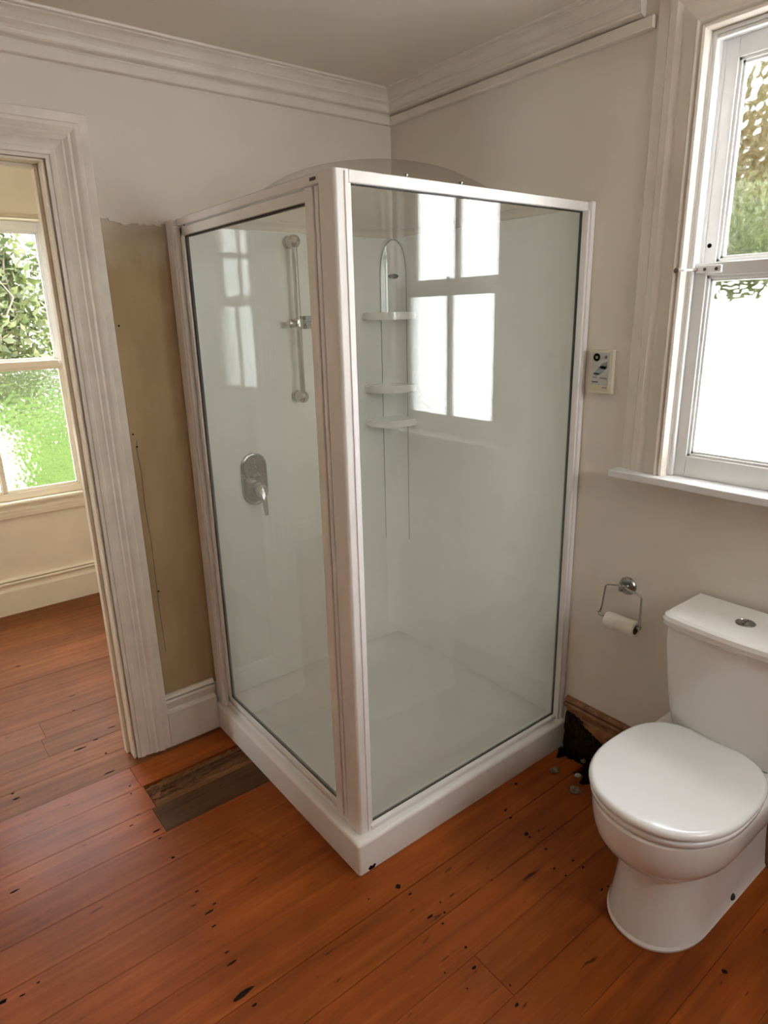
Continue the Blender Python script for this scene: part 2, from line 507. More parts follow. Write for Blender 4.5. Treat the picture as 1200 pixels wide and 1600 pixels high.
# ------------------------------------------------------------------ floor of separate boards
fl = box('floor', (HX0, RY, -0.06), (0.0, HY + 0.1, -0.022), 'subfloor')
tag(fl, 'varnished orange brown timber floor boards', None, kind='structure')


def plank(x0, x1, y0, y1, mat='floor', label=None):
    g = 0.0004; c = 0.0007; zt, zb = 0.0, -0.0215
    x0 += g; x1 -= g; y0 += g; y1 -= g
    bm = bmesh.new()
    dz = random.uniform(-0.0004, 0.0003)
    loft(bm, [[(x0, y0, zb), (x1, y0, zb), (x1, y1, zb), (x0, y1, zb)],
              [(x0, y0, zt + dz - c), (x1, y0, zt + dz - c), (x1, y1, zt + dz - c), (x0, y1, zt + dz - c)],
              [(x0 + c, y0 + c, zt + dz), (x1 - c, y0 + c, zt + dz), (x1 - c, y1 - c, zt + dz), (x0 + c, y1 - c, zt + dz)]])
    o = obj('plank', bm, mat, fl)
    if label: o['label'] = label
    return o


def ragged_plank(x0, x1, y0, y1, seed):
    g = 0.0011
    rnd = random.Random(seed)
    pts = [(x0, y0 + g), ]
    n = 9
    end = []
    for i in range(n + 1):
        t = i / n
        end.append((x1 + rnd.uniform(-0.028, 0.022) - 0.02 * math.sin(t * PI), y0 + g + (y1 - y0 - 2 * g) * t))
    pts = [(x0, y0 + g)] + end + [(x0, y1 - g)]
    bm = bmesh.new()
    poly(bm, [(x, y, -0.0215) for x, y in pts], 0.0213, (0, 0, 1))
    o = obj('plank', bm, 'floor', fl)
    o['label'] = 'floor board with a rotted broken end by the skirting'
    return o


BW = 0.137
k0 = math.floor((RY + 1.555) / BW)
row = k0
while -1.555 + row * BW < HY + 0.02:
    y0 = max(-1.555 + row * BW, RY); y1 = min(y0 + BW if y0 > RY else -1.555 + (row + 1) * BW, HY + 0.03)
    xl = HX0 if y0 > -0.06 else RX
    xr = HX1 + 0.02 if y0 > 0.05 else 0.0
    yc = (y0 + y1) / 2
    joints = []
    if -1.555 < yc < -1.418: joints = [-0.915]
    elif -0.322 < yc < -0.185: joints = [-1.375]
    elif -0.459 < yc < -0.322: joints = [-1.390]
    elif -1.281 < yc < -1.007: joints = [-1.95]
    elif -0.185 < yc < -0.048: joints = [-1.38]
    else:
        x = xl + random.uniform(0.6, 2.2)
        while x < xr - 0.5:
            if not (-1.9 < x < -0.4 and -1.5 < yc < -0.45): joints.append(x)
            x += random.uniform(1.6, 3.0)
    xs = [xl] + joints + [xr]
    for a, b in zip(xs[:-1], xs[1:]):
        if -0.459 < yc < -0.322 and b == 0.0:
            plank(a, b, y0, y1, 'floor_dark', 'dark bare replacement board')
        elif -0.322 < yc < -0.185 and b == 0.0:
            # worm-eaten board: real grooves along the grain
            bm = bmesh.new()
            nx, ny = 150, 34
            gx0, gx1, gy0, gy1 = a + 0.002, -0.96, y0 + 0.001, y1 - 0.001
            grid = []
            for i in range(nx + 1):
                rowv = []
                for j in range(ny + 1):
                    x = gx0 + (gx1 - gx0) * i / nx; y = gy0 + (gy1 - gy0) * j / ny
                    q = noise.fractal(V((x * 22, y * 110, 3.1)), 1.0, 2.0, 4)
                    depth = max(0.0, q - 0.02) * 0.016
                    band = noise.noise(V((x * 9, y * 40, 8)))
                    mask = min(1.0, max(0.0, (y - y0 - 0.028 + 0.018 * band) / 0.02))
                    lip = min(1.0, max(0.0, (y1 - 0.004 - y) / 0.004))
                    z = -0.002 - depth * mask - 0.0025 * mask - (0.006 * (1 - lip) if noise.noise(V((x * 14, 2, 2))) > -0.1 else 0)
                    rowv.append(bm.verts.new((x, y, z)))
                grid.append(rowv)
            for i in range(nx):
                for j in range(ny):
                    bm.faces.new((grid[i][j], grid[i + 1][j], grid[i + 1][j + 1], grid[i][j + 1]))
            o = obj('plank', bm, 'floor_rough', fl)
            o['label'] = 'worm eaten bare board with deep grooves'
        elif -1.281 < yc < -1.144 and b == 0.0:
            ragged_plank(a + 0.001, -0.10, y0, y1, 3)
        elif -1.144 < yc < -1.007 and b == 0.0:
            ragged_plank(a + 0.001, -0.055, y0, y1, 5)
        else:
            plank(a, b, y0, y1, 'floor_hall' if y0 > -0.06 else 'floor')
    row += 1

# gouges and nail holes in the boards: (x, y, length, width)
GOUGES = [(-1.441, -1.121, 0.075, 0.016),
          (-1.431, -1.164, 0.02, 0.006),
          (-1.408, -0.842, 0.035, 0.007),
          (-1.385, -0.825, 0.015, 0.005),
          (-1.417, -0.893, 0.018, 0.006),
          (-1.423, -0.99, 0.018, 0.006),
          (-1.427, -1.027, 0.035, 0.007),
          (-1.835, -0.399, 0.035, 0.006),
          (-1.921, -0.754, 0.025, 0.012),
          (-1.879, -0.767, 0.02, 0.005),
          (-1.84, -0.756, 0.012, 0.005),
          (-1.414, -0.434, 0.03, 0.007),
          (-1.418, -0.474, 0.014, 0.006),
          (-1.415, -0.58, 0.014, 0.01),
          (-1.408, -0.751, 0.016, 0.006),
          (-0.933, -1.12, 0.022, 0.016),
          (-0.922, -1.163, 0.014, 0.006),
          (-1.027, -1.099, 0.008, 0.005),
          (-0.873, -1.24, 0.006, 0.006),
          (-0.927, -1.256, 0.03, 0.007),
          (-0.887, -1.273, 0.008, 0.007),
          (-0.915, -1.295, 0.01, 0.007),
          (-0.916, -1.387, 0.01, 0.008),
          (-0.94, -1.441, 0.02, 0.008),
          (-0.701, -1.281, 0.006, 0.006),
          (-0.45, -1.113, 0.02, 0.007),
          (-0.464, -1.148, 0.02, 0.007),
          (-0.48, -1.228, 0.02, 0.014),
          (-0.481, -1.244, 0.012, 0.007),
          (-0.437, -1.245, 0.008, 0.007),
          (-0.481, -1.309, 0.01, 0.007),
          (-0.522, -1.373, 0.014, 0.006),
          (-0.517, -1.412, 0.008, 0.006),
          (-0.454, -1.391, 0.012, 0.007),
          (-0.451, -1.426, 0.014, 0.006),
          (-0.323, -1.049, 0.018, 0.012),
          (-0.928, -1.575, 0.016, 0.008),
          (-0.904, -1.532, 0.006, 0.006),
          (-0.452, -1.855, 0.016, 0.014),
          (-1.562, 1.099, 0.03, 0.008),
          (-1.353, 0.266, 0.035, 0.007),
          (-1.497, 0.199, 0.06, 0.01),
          (-1.429, 0.222, 0.03, 0.01),
          (-1.753, 0.045, 0.03, 0.01),
          (-1.757, 0.083, 0.015, 0.008),
          (-1.424, 0.101, 0.012, 0.012),
          (-1.45, -0.025, 0.05, 0.007),
          (-1.447, 0.503, 0.015, 0.006),
          (-1.42, 0.633, 0.04, 0.006),
          (-1.412, -0.152, 0.012, 0.006),
          (-1.422, -0.197, 0.01, 0.006),
          (-0.477, -1.51, 0.012, 0.006),
          (-0.453, -1.515, 0.01, 0.006),
          (-1.009, -1.403, 0.006, 0.006),
          (-0.994, -1.469, 0.006, 0.006),
          (-1.473, -0.355, 0.02, 0.004)]
for gx, gy, gl_, gw in GOUGES:
    bm = bmesh.new()
    ph = random.uniform(0, 6)
    pts = []
    for i in range(11):
        a = 2 * PI * i / 11
        rr = 0.75 + 0.35 * noise.noise(V((math.cos(a) * 1.5 + ph, math.sin(a) * 1.5, ph)))
        pts.append((gx + math.cos(a) * gl_ / 2 * rr, gy + math.sin(a) * gw / 2 * rr * 1.1, -0.0004))
    poly(bm, pts, 0.0013, (0, 0, 1))
    obj('gouge', bm, 'gouge', fl)

# ------------------------------------------------------------------ ceiling and walls
tag(box('ceiling', (RX, RY, CEIL), (0.12, 0.1, CEIL + 0.08), 'ceiling'), kind='structure')
tag(box('ceiling_hall', (HX0, 0.1, 2.62), (HX1, HY + 0.12, 2.70), 'hall'), kind='structure')


def wall(name, boxes, mat, parent=None):
    bm = bmesh.new()
    for a, b in boxes: bx(bm, a, b)
    return tag(obj(name, bm, mat), kind='structure')


# left wall (doorway cut out), right wall (window cut out)
wl = wall('wall_left', [((DX1, 0, -0.06), (0.12, 0.1, CEIL + 0.2)), ((DX0, 0, DZ), (DX1, 0.1, CEIL + 0.2)), ((HX0, 0, -0.06), (DX0, 0.1, CEIL + 0.2))], 'wall')
wr = wall('wall_right', [((0, WY1, -0.06), (0.12, 0.0, CEIL)), ((0, RY, -0.06), (0.12, WY0, CEIL)),
                         ((0, WY0, -0.06), (0.12, WY1, WZ0)), ((0, WY0, WZ1), (0.12, WY1, CEIL))], 'wall')
wall('wall_rear', [((RX - 0.1, RY - 0.1, -0.06), (-0.75, RY, CEIL)), ((-0.15, RY - 0.1, -0.06), (0.12, RY, CEIL)), ((-0.75, RY - 0.1, -0.06), (-0.15, RY, 1.50)), ((-0.75, RY - 0.1, 2.30), (-0.15, RY, CEIL))], 'wall')
wall('wall_side', [((RX - 0.1, RY, -0.06), (RX, 0.0, CEIL))], 'wall')
wall('wall_hall_far', [((VX1, HY, -0.06), (HX1, HY + 0.12, 2.7)), ((HX0, HY, -0.06), (VX0, HY + 0.12, 2.7)),
                       ((VX0, HY, -0.06), (VX1, HY + 0.12, VZ0)), ((VX0, HY, VZ1), (VX1, HY + 0.12, 2.7))], 'hall')
wall('wall_hall_right', [((HX1, 0.1, -0.06), (HX1 + 0.1, HY + 0.12, 2.7))], 'hall')
wall('wall_hall_left', [((HX0 - 0.1, 0.1, -0.06), (HX0, 0.65, 2.7)), ((HX0 - 0.1, 1.25, -0.06), (HX0, HY + 0.12, 2.7)),
                        ((HX0 - 0.1, 0.65, 2.15), (HX0, 1.25, 2.7)), ((HX0 - 0.1, 0.65, -0.06), (HX0, 1.25, 1.05))], 'hall')

# bare plaster strip between door casing and shower, ragged paint edge along its top
bm = bmesh.new()
px0, px1, pz0 = -1.206, -0.955, 0.20
pts = [(px0, -0.0012, pz0), (px1, -0.0012, pz0)]
n = 40
for i in range(n + 1):
    x = px1 + (px0 - px1) * i / n
    z = 1.938 + 0.010 * noise.noise(V((x * 28, 1, 1))) + 0.006 * noise.noise(V((x * 90, 5, 1))) + (0.012 if x < -1.17 else 0)
    pts.append((x, -0.0012, z))
poly(bm, pts, 0.0025, (0, 1, 0))
pp = obj('plaster_patch', bm, 'plaster', wl)
pp['label'] = 'strip of bare tan plaster'
# curled lip of torn paint above it
bm = bmesh.new()
for i in range(n):
    pass
edge = pts[2:]
tube(bm, [(p[0], -0.003, p[2] + 0.002) for p in edge], 0.0022, 6)
obj('torn_paint_edge', bm, 'wall', wl, smooth=True)
for hx, hz in ((-1.184, 1.62), (-1.186, 1.255), (-1.170, 0.655), (-1.178, 1.21)):
    bm = bmesh.new(); lathe(bm, [(0.0, 0.0032), (0.003, 0.0030), (0.003, 0.0)], (hx, 0, hz), (0, -1, 0), 8)
    obj('nail_hole', bm, 'hole', wl)
bm = bmesh.new()
tube(bm, [(-1.176, -0.002, 1.23), (-1.179, -0.002, 1.19), (-1.174, -0.002, 1.12), (-1.178, -0.002, 1.0), (-1.172, -0.002, 0.85), (-1.175, -0.002, 0.62), (-1.173, -0.002, 0.40)], 0.0012, 5)
obj('crack', bm, 'print_mid', wl)

# ------------------------------------------------------------------ cornices
CORN = [(0, 2.366), (0.020, 2.366), (0.022, 2.369), (0.022, 2.394), (0.014, 2.398), (0.014, 2.402), (0.030, 2.406), (0.034, 2.410), (0.033, 2.415),
        (0.034, 2.421), (0.038, 2.428), (0.044, 2.433), (0.052, 2.436), (0.052, 2.441), (0.056, 2.444), (0.060, 2.450), (0.067, 2.456),
        (0.076, 2.459), (0.084, 2.460), (0.084, 2.463), (0.098, 2.464), (0.100, CEIL), (0, CEIL)]


def cornice(name, origin, U, Dv, s0, s1, k0, k1, prof=CORN):
    bm = bmesh.new()
    sweep(bm, prof, origin, U, (0, 0, 1), Dv, s0, s1, k0, k1)
    return tag(obj(name, bm, 'trim', smooth=True), kind='structure')


cornice('trim_1', (0, 0, 0), (0, -1, 0), (-1, 0, 0), 0, -RX, 1, -1)
# right wall: crown dies just short of the window casing, the flat board under it runs on
top = [p for p in CORN if p[1] >= 2.398]
cr_ = [(0, 2.398)] + top[1:]
bm = bmesh.new()
sweep(bm, cr_, (0, 0, 0), (-1, 0, 0), (0, 0, 1), (0, -1, 0), 0, 1.125, 1, 0.15)
t2 = tag(obj('trim_2', bm, 'trim', smooth=True), kind='structure')
bm = bmesh.new()
sweep(bm, [(0, 2.366), (0.020, 2.366), (0.022, 2.369), (0.022, 2.394), (0.014, 2.3975), (0, 2.3975)], (0, 0, 0), (-1, 0, 0), (0, 0, 1), (0, -1, 0), 0, 1.160, 1, 0)
obj('picture_board', bm, 'trim', t2, smooth=True)
cornice('trim_3', (0, RY, 0), (0, 1, 0), (-1, 0, 0), 0, -RX, 0, -1)
cornice('trim_4', (RX, 0, 0), (1, 0, 0), (0, -1, 0), 0, -RY, 1, -1)
cornice('trim_5', (0, 0, 0), (-1, 0, 0), (0, -1, 0), 2.09, -RY, 0, -1)
# hall cornice over the hall window
bm = bmesh.new()
sweep(bm, [(u * 1.2, 2.62 - (CEIL - z) * 1.3) for u, z in CORN], (HX0, HY, 0), (0, -1, 0), (0, 0, 1), (1, 0, 0), 0, HX1 - HX0)
tag(obj('trim_6', bm, 'hall_trim', smooth=True), kind='structure')

# ------------------------------------------------------------------ door frame to the hall
dr = empty('door_1', (DX1, 0, 0)); tag(dr, 'moulded cream door casing and jamb of the open hall doorway', kind='structure')
CW = 0.130
CASE = [(0, 0), (0, -0.016), (0.010, -0.016), (0.012, -0.020), (0.018, -0.022), (0.026, -0.022), (0.028, -0.019), (0.044, -0.021), (0.050, -0.024),
        (0.056, -0.021), (0.060, -0.023), (0.068, -0.027), (0.076, -0.025), (0.080, -0.028), (0.090, -0.032), (0.100, -0.032), (0.104, -0.028),
        (0.120, -0.030), (0.128, -0.030), (0.130, -0.026), (0.130, 0)]
bm = bmesh.new()
sweep(bm, CASE, (DX1 + 0.010, 0, 0), (1, 0, 0), (0, 1, 0), (0, 0, 1), 0.0, DZ + 0.003, 0, 1, segs=30)
for v in bm.verts:   # hand-worked, slightly wavy old timber; ragged foot
    if v.co.y < -0.01:
        v.co.y += 0.0012 * noise.noise(V((v.co.x * 40, 0, v.co.z * 3)))
    if v.co.z < 0.001:
        v.co.z += 0.006 * abs(noise.noise(V((v.co.x * 80, 3, 1)))) + 0.001
obj('casing', bm, 'trim_old', dr, smooth=True)
bm = bmesh.new()
sweep(bm, CASE, (0, 0, DZ + 0.003), (0, 0, 1), (0, 1, 0), (1, 0, 0), DX0 - 0.01, DX1 + 0.010, -1, 1)
obj('casing', bm, 'trim_old', dr, smooth=True)
bm = bmesh.new()
sweep(bm, CASE, (DX0 - 0.010, 0, 0), (-1, 0, 0), (0, 1, 0), (0, 0, 1), 0.0, DZ + 0.003, 0, 1)
obj('casing', bm, 'trim_old', dr, smooth=True)
box('jamb', (DX1 - 0.002, -0.006, 0), (DX1 + 0.004, 0.106, DZ), 'hall_trim', dr)
box('jamb', (DX0 - 0.004, -0.006, 0), (DX0 + 0.002, 0.106, DZ), 'hall_trim', dr)
box('head_jamb', (DX0, -0.006, DZ - 0.004), (DX1, 0.106, DZ + 0.002), 'hall_trim', dr)
box('door_stop', (DX1 - 0.014, 0.045, 0), (DX1 - 0.002, 0.080, DZ - 0.004), 'hall_trim', dr, 0.002)
box('door_stop', (DX0 + 0.002, 0.045, 0), (DX0 + 0.014, 0.080, DZ - 0.004), 'hall_trim', dr, 0.002)
box('head_stop', (DX0 + 0.014, 0.045, DZ - 0.016), (DX1 - 0.014, 0.080, DZ - 0.004), 'hall_trim', dr, 0.002)

# ------------------------------------------------------------------ skirting
SK = [(0, 0), (0, 0.222), (-0.010, 0.222), (-0.018, 0.216), (-0.021, 0.210), (-0.020, 0.207), (-0.006, 0.2065), (-0.006, 0.2025), (-0.022, 0.202), (-0.026, 0.195),
      (-0.025, 0.187), (-0.006, 0.1865), (-0.006, 0.181), (-0.012, 0.180), (-0.013, 0.158), (-0.016, 0.153), (-0.028, 0.147), (-0.028, 0)]
bm = bmesh.new()
sweep(bm, SK, (0, 0, 0), (0, 1, 0), (0, 0, 1), (1, 0, 0), -1.2045, -1.0, segs=40)
for v in bm.verts:
    if v.co.x > -1.012:
        v.co.x += 0.004 * noise.noise(V((3, v.co.y * 150, v.co.z * 60)))
    if v.co.z > 0.21:
        v.co.z += 0.003 * noise.noise(V((v.co.x * 30, 3, 1)))
tag(obj('baseboard_left', bm, 'trim', smooth=True), kind='structure')
tag(obj('baseboard_rear', sweep(bmesh.new(), SK, (0, RY, 0), (0, -1, 0), (0, 0, 1), (1, 0, 0), RX, 0), 'skirt_wood', smooth=True), kind='structure')
tag(obj('baseboard_hall', sweep(bmesh.new(), [(u * 1.1, z * 0.96) for u, z in SK], (0, HY, 0), (0, 1, 0), (0, 0, 1), (1, 0, 0), HX0, HX1), 'hall_trim', smooth=True), kind='structure')

# right skirting: stained timber, its lower corner by the shower rotted black
bm = bmesh.new()
prof = []
for (u0, z0), (u1, z1) in zip(SK[1:], SK[2:]):
    steps = 22 if abs(z1 - z0) > 0.1 else 1
    for s in range(steps):
        prof.append((u0 + (u1 - u0) * s / steps, z0 + (z1 - z0) * s / steps))
prof.append(SK[-1])
prof.append((-0.022, -0.0225))
ys = [-1.021 - 0.006 * i for i in range(60)] + [-1.45, -1.7, -2.2, -2.8, RY]


def rot_line(y):
    pts_ = [(-1.02, 0.165), (-1.075, 0.158), (-1.134, 0.135), (-1.19, 0.112), (-1.25, 0.080), (-1.32, 0.02), (-1.40, -0.05), (-9, -0.05)]
    for (ya, za), (yb, zb) in zip(pts_[:-1], pts_[1:]):
        if ya >= y >= yb:
            return za + (zb - za) * (ya - y) / (ya - yb) + 0.008 * noise.noise(V((y * 60, 0, 0)))
    return -1


cols = []
for y in ys:
    c = []
    for u, z in prof:
        x = u
        if z < rot_line(y) and y > -1.36:
            x = u * 0.35 + 0.006 * noise.noise(V((1, y * 70, z * 50))) - 0.002
        c.append(bm.verts.new((x, y, z)))
    cols.append(c)
for a, b in zip(cols[:-1], cols[1:]):
    for i in range(len(prof) - 1):
        f = bm.faces.new((a[i], a[i + 1], b[i + 1], b[i]))
        yc_ = (a[i].co.y + b[i].co.y) / 2; zc_ = (prof[i][1] + prof[i + 1][1]) / 2
        if yc_ > -1.37 and zc_ < rot_line(yc_) + 0.002: f.material_index = 1
tag(obj('baseboard_right', bm, ['skirt_wood', 'rot'], recalc=False), 'dark stained timber skirting with a rotted black corner', kind='structure')


# ------------------------------------------------------------------ double hung windows
def sash(parent, name, c, axis_u, axis_n, u0, u1, z0, z1, t, stile, rail_b, rail_t, bar_w, glass, mat, horns=False):
    """c origin; axis_u across, axis_n thickness direction (room -> outside). Parts hang under the sash frame."""
    Uv, Nv = V(axis_u), V(axis_n)

    def P(u, nn, z): return V(c) + Uv * u + Nv * nn + V((0, 0, z))

    def bb(bm, ua, ub, na, nb, za, zb, bev=0.002):
        a = P(ua, na, za); b = P(ub, nb, zb); bx(bm, a, b, bev)
    bm = bmesh.new()
    bb(bm, u0, u0 + stile, 0, t, z0, z1); bb(bm, u1 - stile, u1, 0, t, z0, z1)
    bb(bm, u0 + stile, u1 - stile, 0, t, z0, z0 + rail_b); bb(bm, u0 + stile, u1 - stile, 0, t, z1 - rail_t, z1)
    fr = obj(name, bm, mat, parent, smooth=True)
    g0, g1, h0, h1 = u0 + stile, u1 - stile, z0 + rail_b, z1 - rail_t
    # glazing moulding: two small steps
    for k, (d, nn) in enumerate(((0.008, 0.006), (0.015, 0.012))):
        bm = bmesh.new()
        bb(bm, g0, g0 + d, nn, t - 0.008, h0, h1, 0.001); bb(bm, g1 - d, g1, nn, t - 0.008, h0, h1, 0.001)
        bb(bm, g0, g1, nn, t - 0.008, h0, h0 + d, 0.001); bb(bm, g0, g1, nn, t - 0.008, h1 - d, h1, 0.001)
        obj('glazing_bead', bm, mat, fr, smooth=True)
    mid = (g0 + g1) / 2
    bm = bmesh.new(); bb(bm, mid - bar_w / 2, mid + bar_w / 2, 0.006, t - 0.006, h0, h1, 0.003)
    bb(bm, mid - bar_w / 2 - 0.006, mid + bar_w / 2 + 0.006, 0.013, t - 0.009, h0, h1, 0.001)
    obj('glazing_bar', bm, mat, fr, smooth=True)
    for a, b in ((g0, mid), (mid, g1)):
        bm = bmesh.new()
        bx(bm, P(a + 0.002, t * 0.55, h0 + 0.002), P(b - 0.002, t * 0.55 + 0.004, h1 - 0.002))
        obj('pane', bm, glass, fr)
    return fr


w1 = empty('window_1', (0, -1.625, WZ0)); tag(w1, 'white double hung window of hammered privacy glass beside the toilet', kind='structure')
# u runs along -Y from the jamb nearest the shower
c1 = (0, WY1 - 0.002, 0)
sl = sash(w1, 'lower_sash', (0.014, WY1 - 0.003, 0), (0, -1, 0), (1, 0, 0), 0, 0.594, WZ0 + 0.004, 1.752, 0.036, 0.040, 0.062, 0.034, 0.020, 'oglass', 'sash')
su = sash(w1, 'upper_sash', (0.056, WY1 - 0.003, 0), (0, -1, 0), (1, 0, 0), 0, 0.594, 1.722, WZ1 - 0.004, 0.036, 0.040, 0.034, 0.048, 0.020, 'oglass', 'sash')
# jamb linings, parting bead, inner stop
for yy, s in ((WY1, -1), (WY0, 1)):
    box('jamb', (-0.004, yy + 0.001 * s, WZ0), (0.118, yy - 0.006 * s, WZ1), 'sash', w1)
    box('parting_bead', (0.0515, yy, 1.752), (0.0555, yy + 0.010 * s, WZ1), 'sash', w1, 0.001)
    box('stop_bead', (-0.003, yy + 0.000 * s, WZ0 + 0.002), (0.012, yy + 0.012 * s, WZ1), 'sash', w1, 0.004)
box('head_lining', (-0.004, WY0, WZ1 - 0.004), (0.118, WY1, WZ1 + 0.004), 'sash', w1)
box('stop_bead', (-0.003, WY0 + 0.012, WZ1 - 0.014), (0.012, WY1 - 0.012, WZ1 - 0.004), 'sash', w1, 0.004)
WC = [(0, 0), (0, -0.022), (0.004, -0.030), (0.010, -0.032), (0.014, -0.028), (0.016, -0.024), (0.020, -0.030), (0.026, -0.032), (0.030, -0.029), (0.033, -0.022),
      (0.060, -0.020), (0.068, -0.018), (0.076, -0.014), (0.084, -0.017), (0.092, -0.020), (0.112, -0.018), (0.118, -0.012), (0.148, -0.011), (0.152, -0.008), (0.152, 0)]
for yy, s in ((WY1, 1), (WY0, -1)):
    bm = bmesh.new()
    sweep(bm, WC, (0, yy + 0.004 * s, 0), (0, s, 0), (1, 0, 0), (0, 0, 1), WZ0 + 0.001, WZ1 + 0.008, 0, 1)
    obj('casing', bm, 'trim', w1, smooth=True)
bm = bmesh.new()
sweep(bm, WC, (0, 0, WZ1 + 0.008), (0, 0, 1), (1, 0, 0), (0, -1, 0), -(WY1 + 0.004), -(WY0 - 0.004), -1, 1)
obj('head_casing', bm, 'trim', w1, smooth=True)
box('sill', (-0.062, -2.095, WZ0 - 0.022), (0.115, -1.155, WZ0 + 0.002), 'sash', w1, 0.004)
# sash lock: knob screwed into the casing, arm, plate on the meeting rail
lz = 1.735


def lockset(y, s):
    bm = bmesh.new(); bx(bm, (0.004, y - 0.004 * s, lz - 0.010), (0.0145, y - 0.075 * s, lz + 0.010), 0.002)
    pl = obj('lock_plate', bm, 'seat', w1, smooth=True)
    for d in (0.030, 0.062):
        bm = bmesh.new(); lathe(bm, [(0.0, 0.0012), (0.0045, 0.001), (0.0045, 0)], (0.004, y - d * s, lz), (-1, 0, 0), 12)
        obj('screw', bm, 'brass', pl)
    bm = bmesh.new(); tube(bm, [(-0.006, y + 0.0 * s, lz), (-0.030, y + 0.012 * s, lz), (-0.036, y + 0.030 * s, lz)], 0.0032, 8)
    obj('lock_arm', bm, 'seat', pl, smooth=True)
    bm = bmesh.new(); tube(bm, [(0.006, y - 0.008 * s, lz), (-0.006, y, lz)], 0.004, 8)
    obj('pin', bm, 'brass', pl, smooth=True)
    bm = bmesh.new(); lathe(bm, [(0.005, 0.0), (0.007, 0.004), (0.007, 0.010), (0.0, 0.013)], (-0.029, y + 0.030 * s, lz), (-1, 0, 0), 14)
    obj('knob', bm, 'brass', pl, smooth=True)


lockset(WY1 - 0.012, 1)
lockset(WY0 + 0.012, -1)
bm = bmesh.new(); bx(bm, (0.018, -1.650, 1.752), (0.048, -1.600, 1.762), 0.002); bx(bm, (0.012, -1.632, 1.762), (0.026, -1.612, 1.776), 0.003)
obj('fastener', bm, 'satin', w1, smooth=True)
bm = bmesh.new(); lathe(bm, [(0.0, 0.001), (0.006, 0.0012), (0.006, -0.004)], (0.056, WY1 - 0.022, 1.80), (-1, 0, 0), 12)
obj('bolt_hole', bm, 'hole', w1)

w2 = empty('window_2', (-1.38, HY, VZ0)); tag(w2, 'hall double hung window with clear upper sash and hammered lower sash', kind='structure')
VW = VX1 - VX0
sash(w2, 'lower_sash', (VX0 + 0.003, HY + 0.012, 0), (1, 0, 0), (0, 1, 0), 0, VW - 0.006, VZ0 + 0.004, 1.432, 0.036, 0.040, 0.040, 0.034, 0.022, 'oglass_hall', 'hall_trim')
sash(w2, 'upper_sash', (VX0 + 0.003, HY + 0.054, 0), (1, 0, 0), (0, 1, 0), 0, VW - 0.006, 1.398, VZ1 - 0.004, 0.036, 0.040, 0.034, 0.045, 0.022, 'wglass', 'sash')
for xx, s in ((VX1, -1), (VX0, 1)):
    box('jamb', (xx - 0.001 * s, HY - 0.004, VZ0), (xx + 0.002 * s, HY + 0.118, VZ1), 'sash', w2)
    box('stop_bead', (xx, HY - 0.003, VZ0), (xx + 0.012 * s, HY + 0.010, VZ1), 'hall_trim', w2, 0.003)
    bm = bmesh.new()
    sweep(bm, WC, (xx - 0.004 * s, HY, 0), (-s, 0, 0), (0, 1, 0), (0, 0, 1), VZ0 - 0.09, VZ1 + 0.004, 0, 1)
    obj('casing', bm, 'hall_trim', w2, smooth=True)
bm = bmesh.new()
sweep(bm, [(u * 0.3, w_) for u, w_ in WC[:11]] + [(0.02, 0)], (0, HY, VZ1), (0, 0, 1), (0, 1, 0), (1, 0, 0), VX0 - 0.004, VX1 + 0.004, 0, 0)
obj('head_casing', bm, 'hall_trim', w2, smooth=True)
bm = bmesh.new()
SILL = [(0, 0), (0, -0.034), (-0.008, -0.038), (-0.018, -0.036), (-0.020, -0.022), (-0.044, -0.020), (-0.046, -0.026), (-0.056, -0.026), (-0.058, -0.018), (-0.070, -0.022), (-0.092, -0.018), (-0.095, -0.012), (-0.095, 0)]
sweep(bm, SILL, (0, HY, VZ0 + 0.002), (0, 0, 1), (0, 1, 0), (1, 0, 0), VX0 - 0.01, VX1 + 0.01)
obj('sill', bm, 'hall_trim', w2, smooth=True)
box('lock_plate', (VX1 - 0.055, HY + 0.000, 1.412), (VX1 - 0.008, HY + 0.0125, 1.428), 'seat', w2, 0.002)

w3 = empty('added_rear_window', (-0.45, RY, 1.50)); tag(w3, 'added unseen window behind the viewer, lighting the left wall', kind='structure')  # out of view, added to light the left wall and ceiling
sash(w3, 'sash', (-0.749, RY - 0.02, 0), (1, 0, 0), (0, -1, 0), 0, 0.598, 1.501, 2.299, 0.036, 0.045, 0.060, 0.045, 0.020, 'wglass', 'sash')
box('sill', (-0.80, RY - 0.09, 1.478), (-0.10, RY + 0.05, 1.502), 'sash', w3, 0.004)
w4 = empty('added_hall_window', (HX0, 0.95, 1.05)); tag(w4, 'added unseen clear window brightening the hall from its end', kind='structure')  # out of view, added to brighten the hall
sash(w4, 'sash', (HX0 - 0.02, 0.651, 0), (0, 1, 0), (-1, 0, 0), 0, 0.598, 1.051, 2.149, 0.036, 0.045, 0.060, 0.045, 0.020, 'wglass', 'hall_trim')

# ------------------------------------------------------------------ shower tray
def rrect(x0, x1, y0, y1, r, z, n=5):
    pts_ = []
    for cx, cy, a0 in ((x1 - r, y1 - r, 0), (x0 + r, y1 - r, PI / 2), (x0 + r, y0 + r, PI), (x1 - r, y0 + r, 1.5 * PI)):
        for i in range(n + 1):
            a = a0 + PI / 2 * i / n
            pts_.append((cx + r * math.cos(a), cy + r * math.sin(a), z))
    return pts_


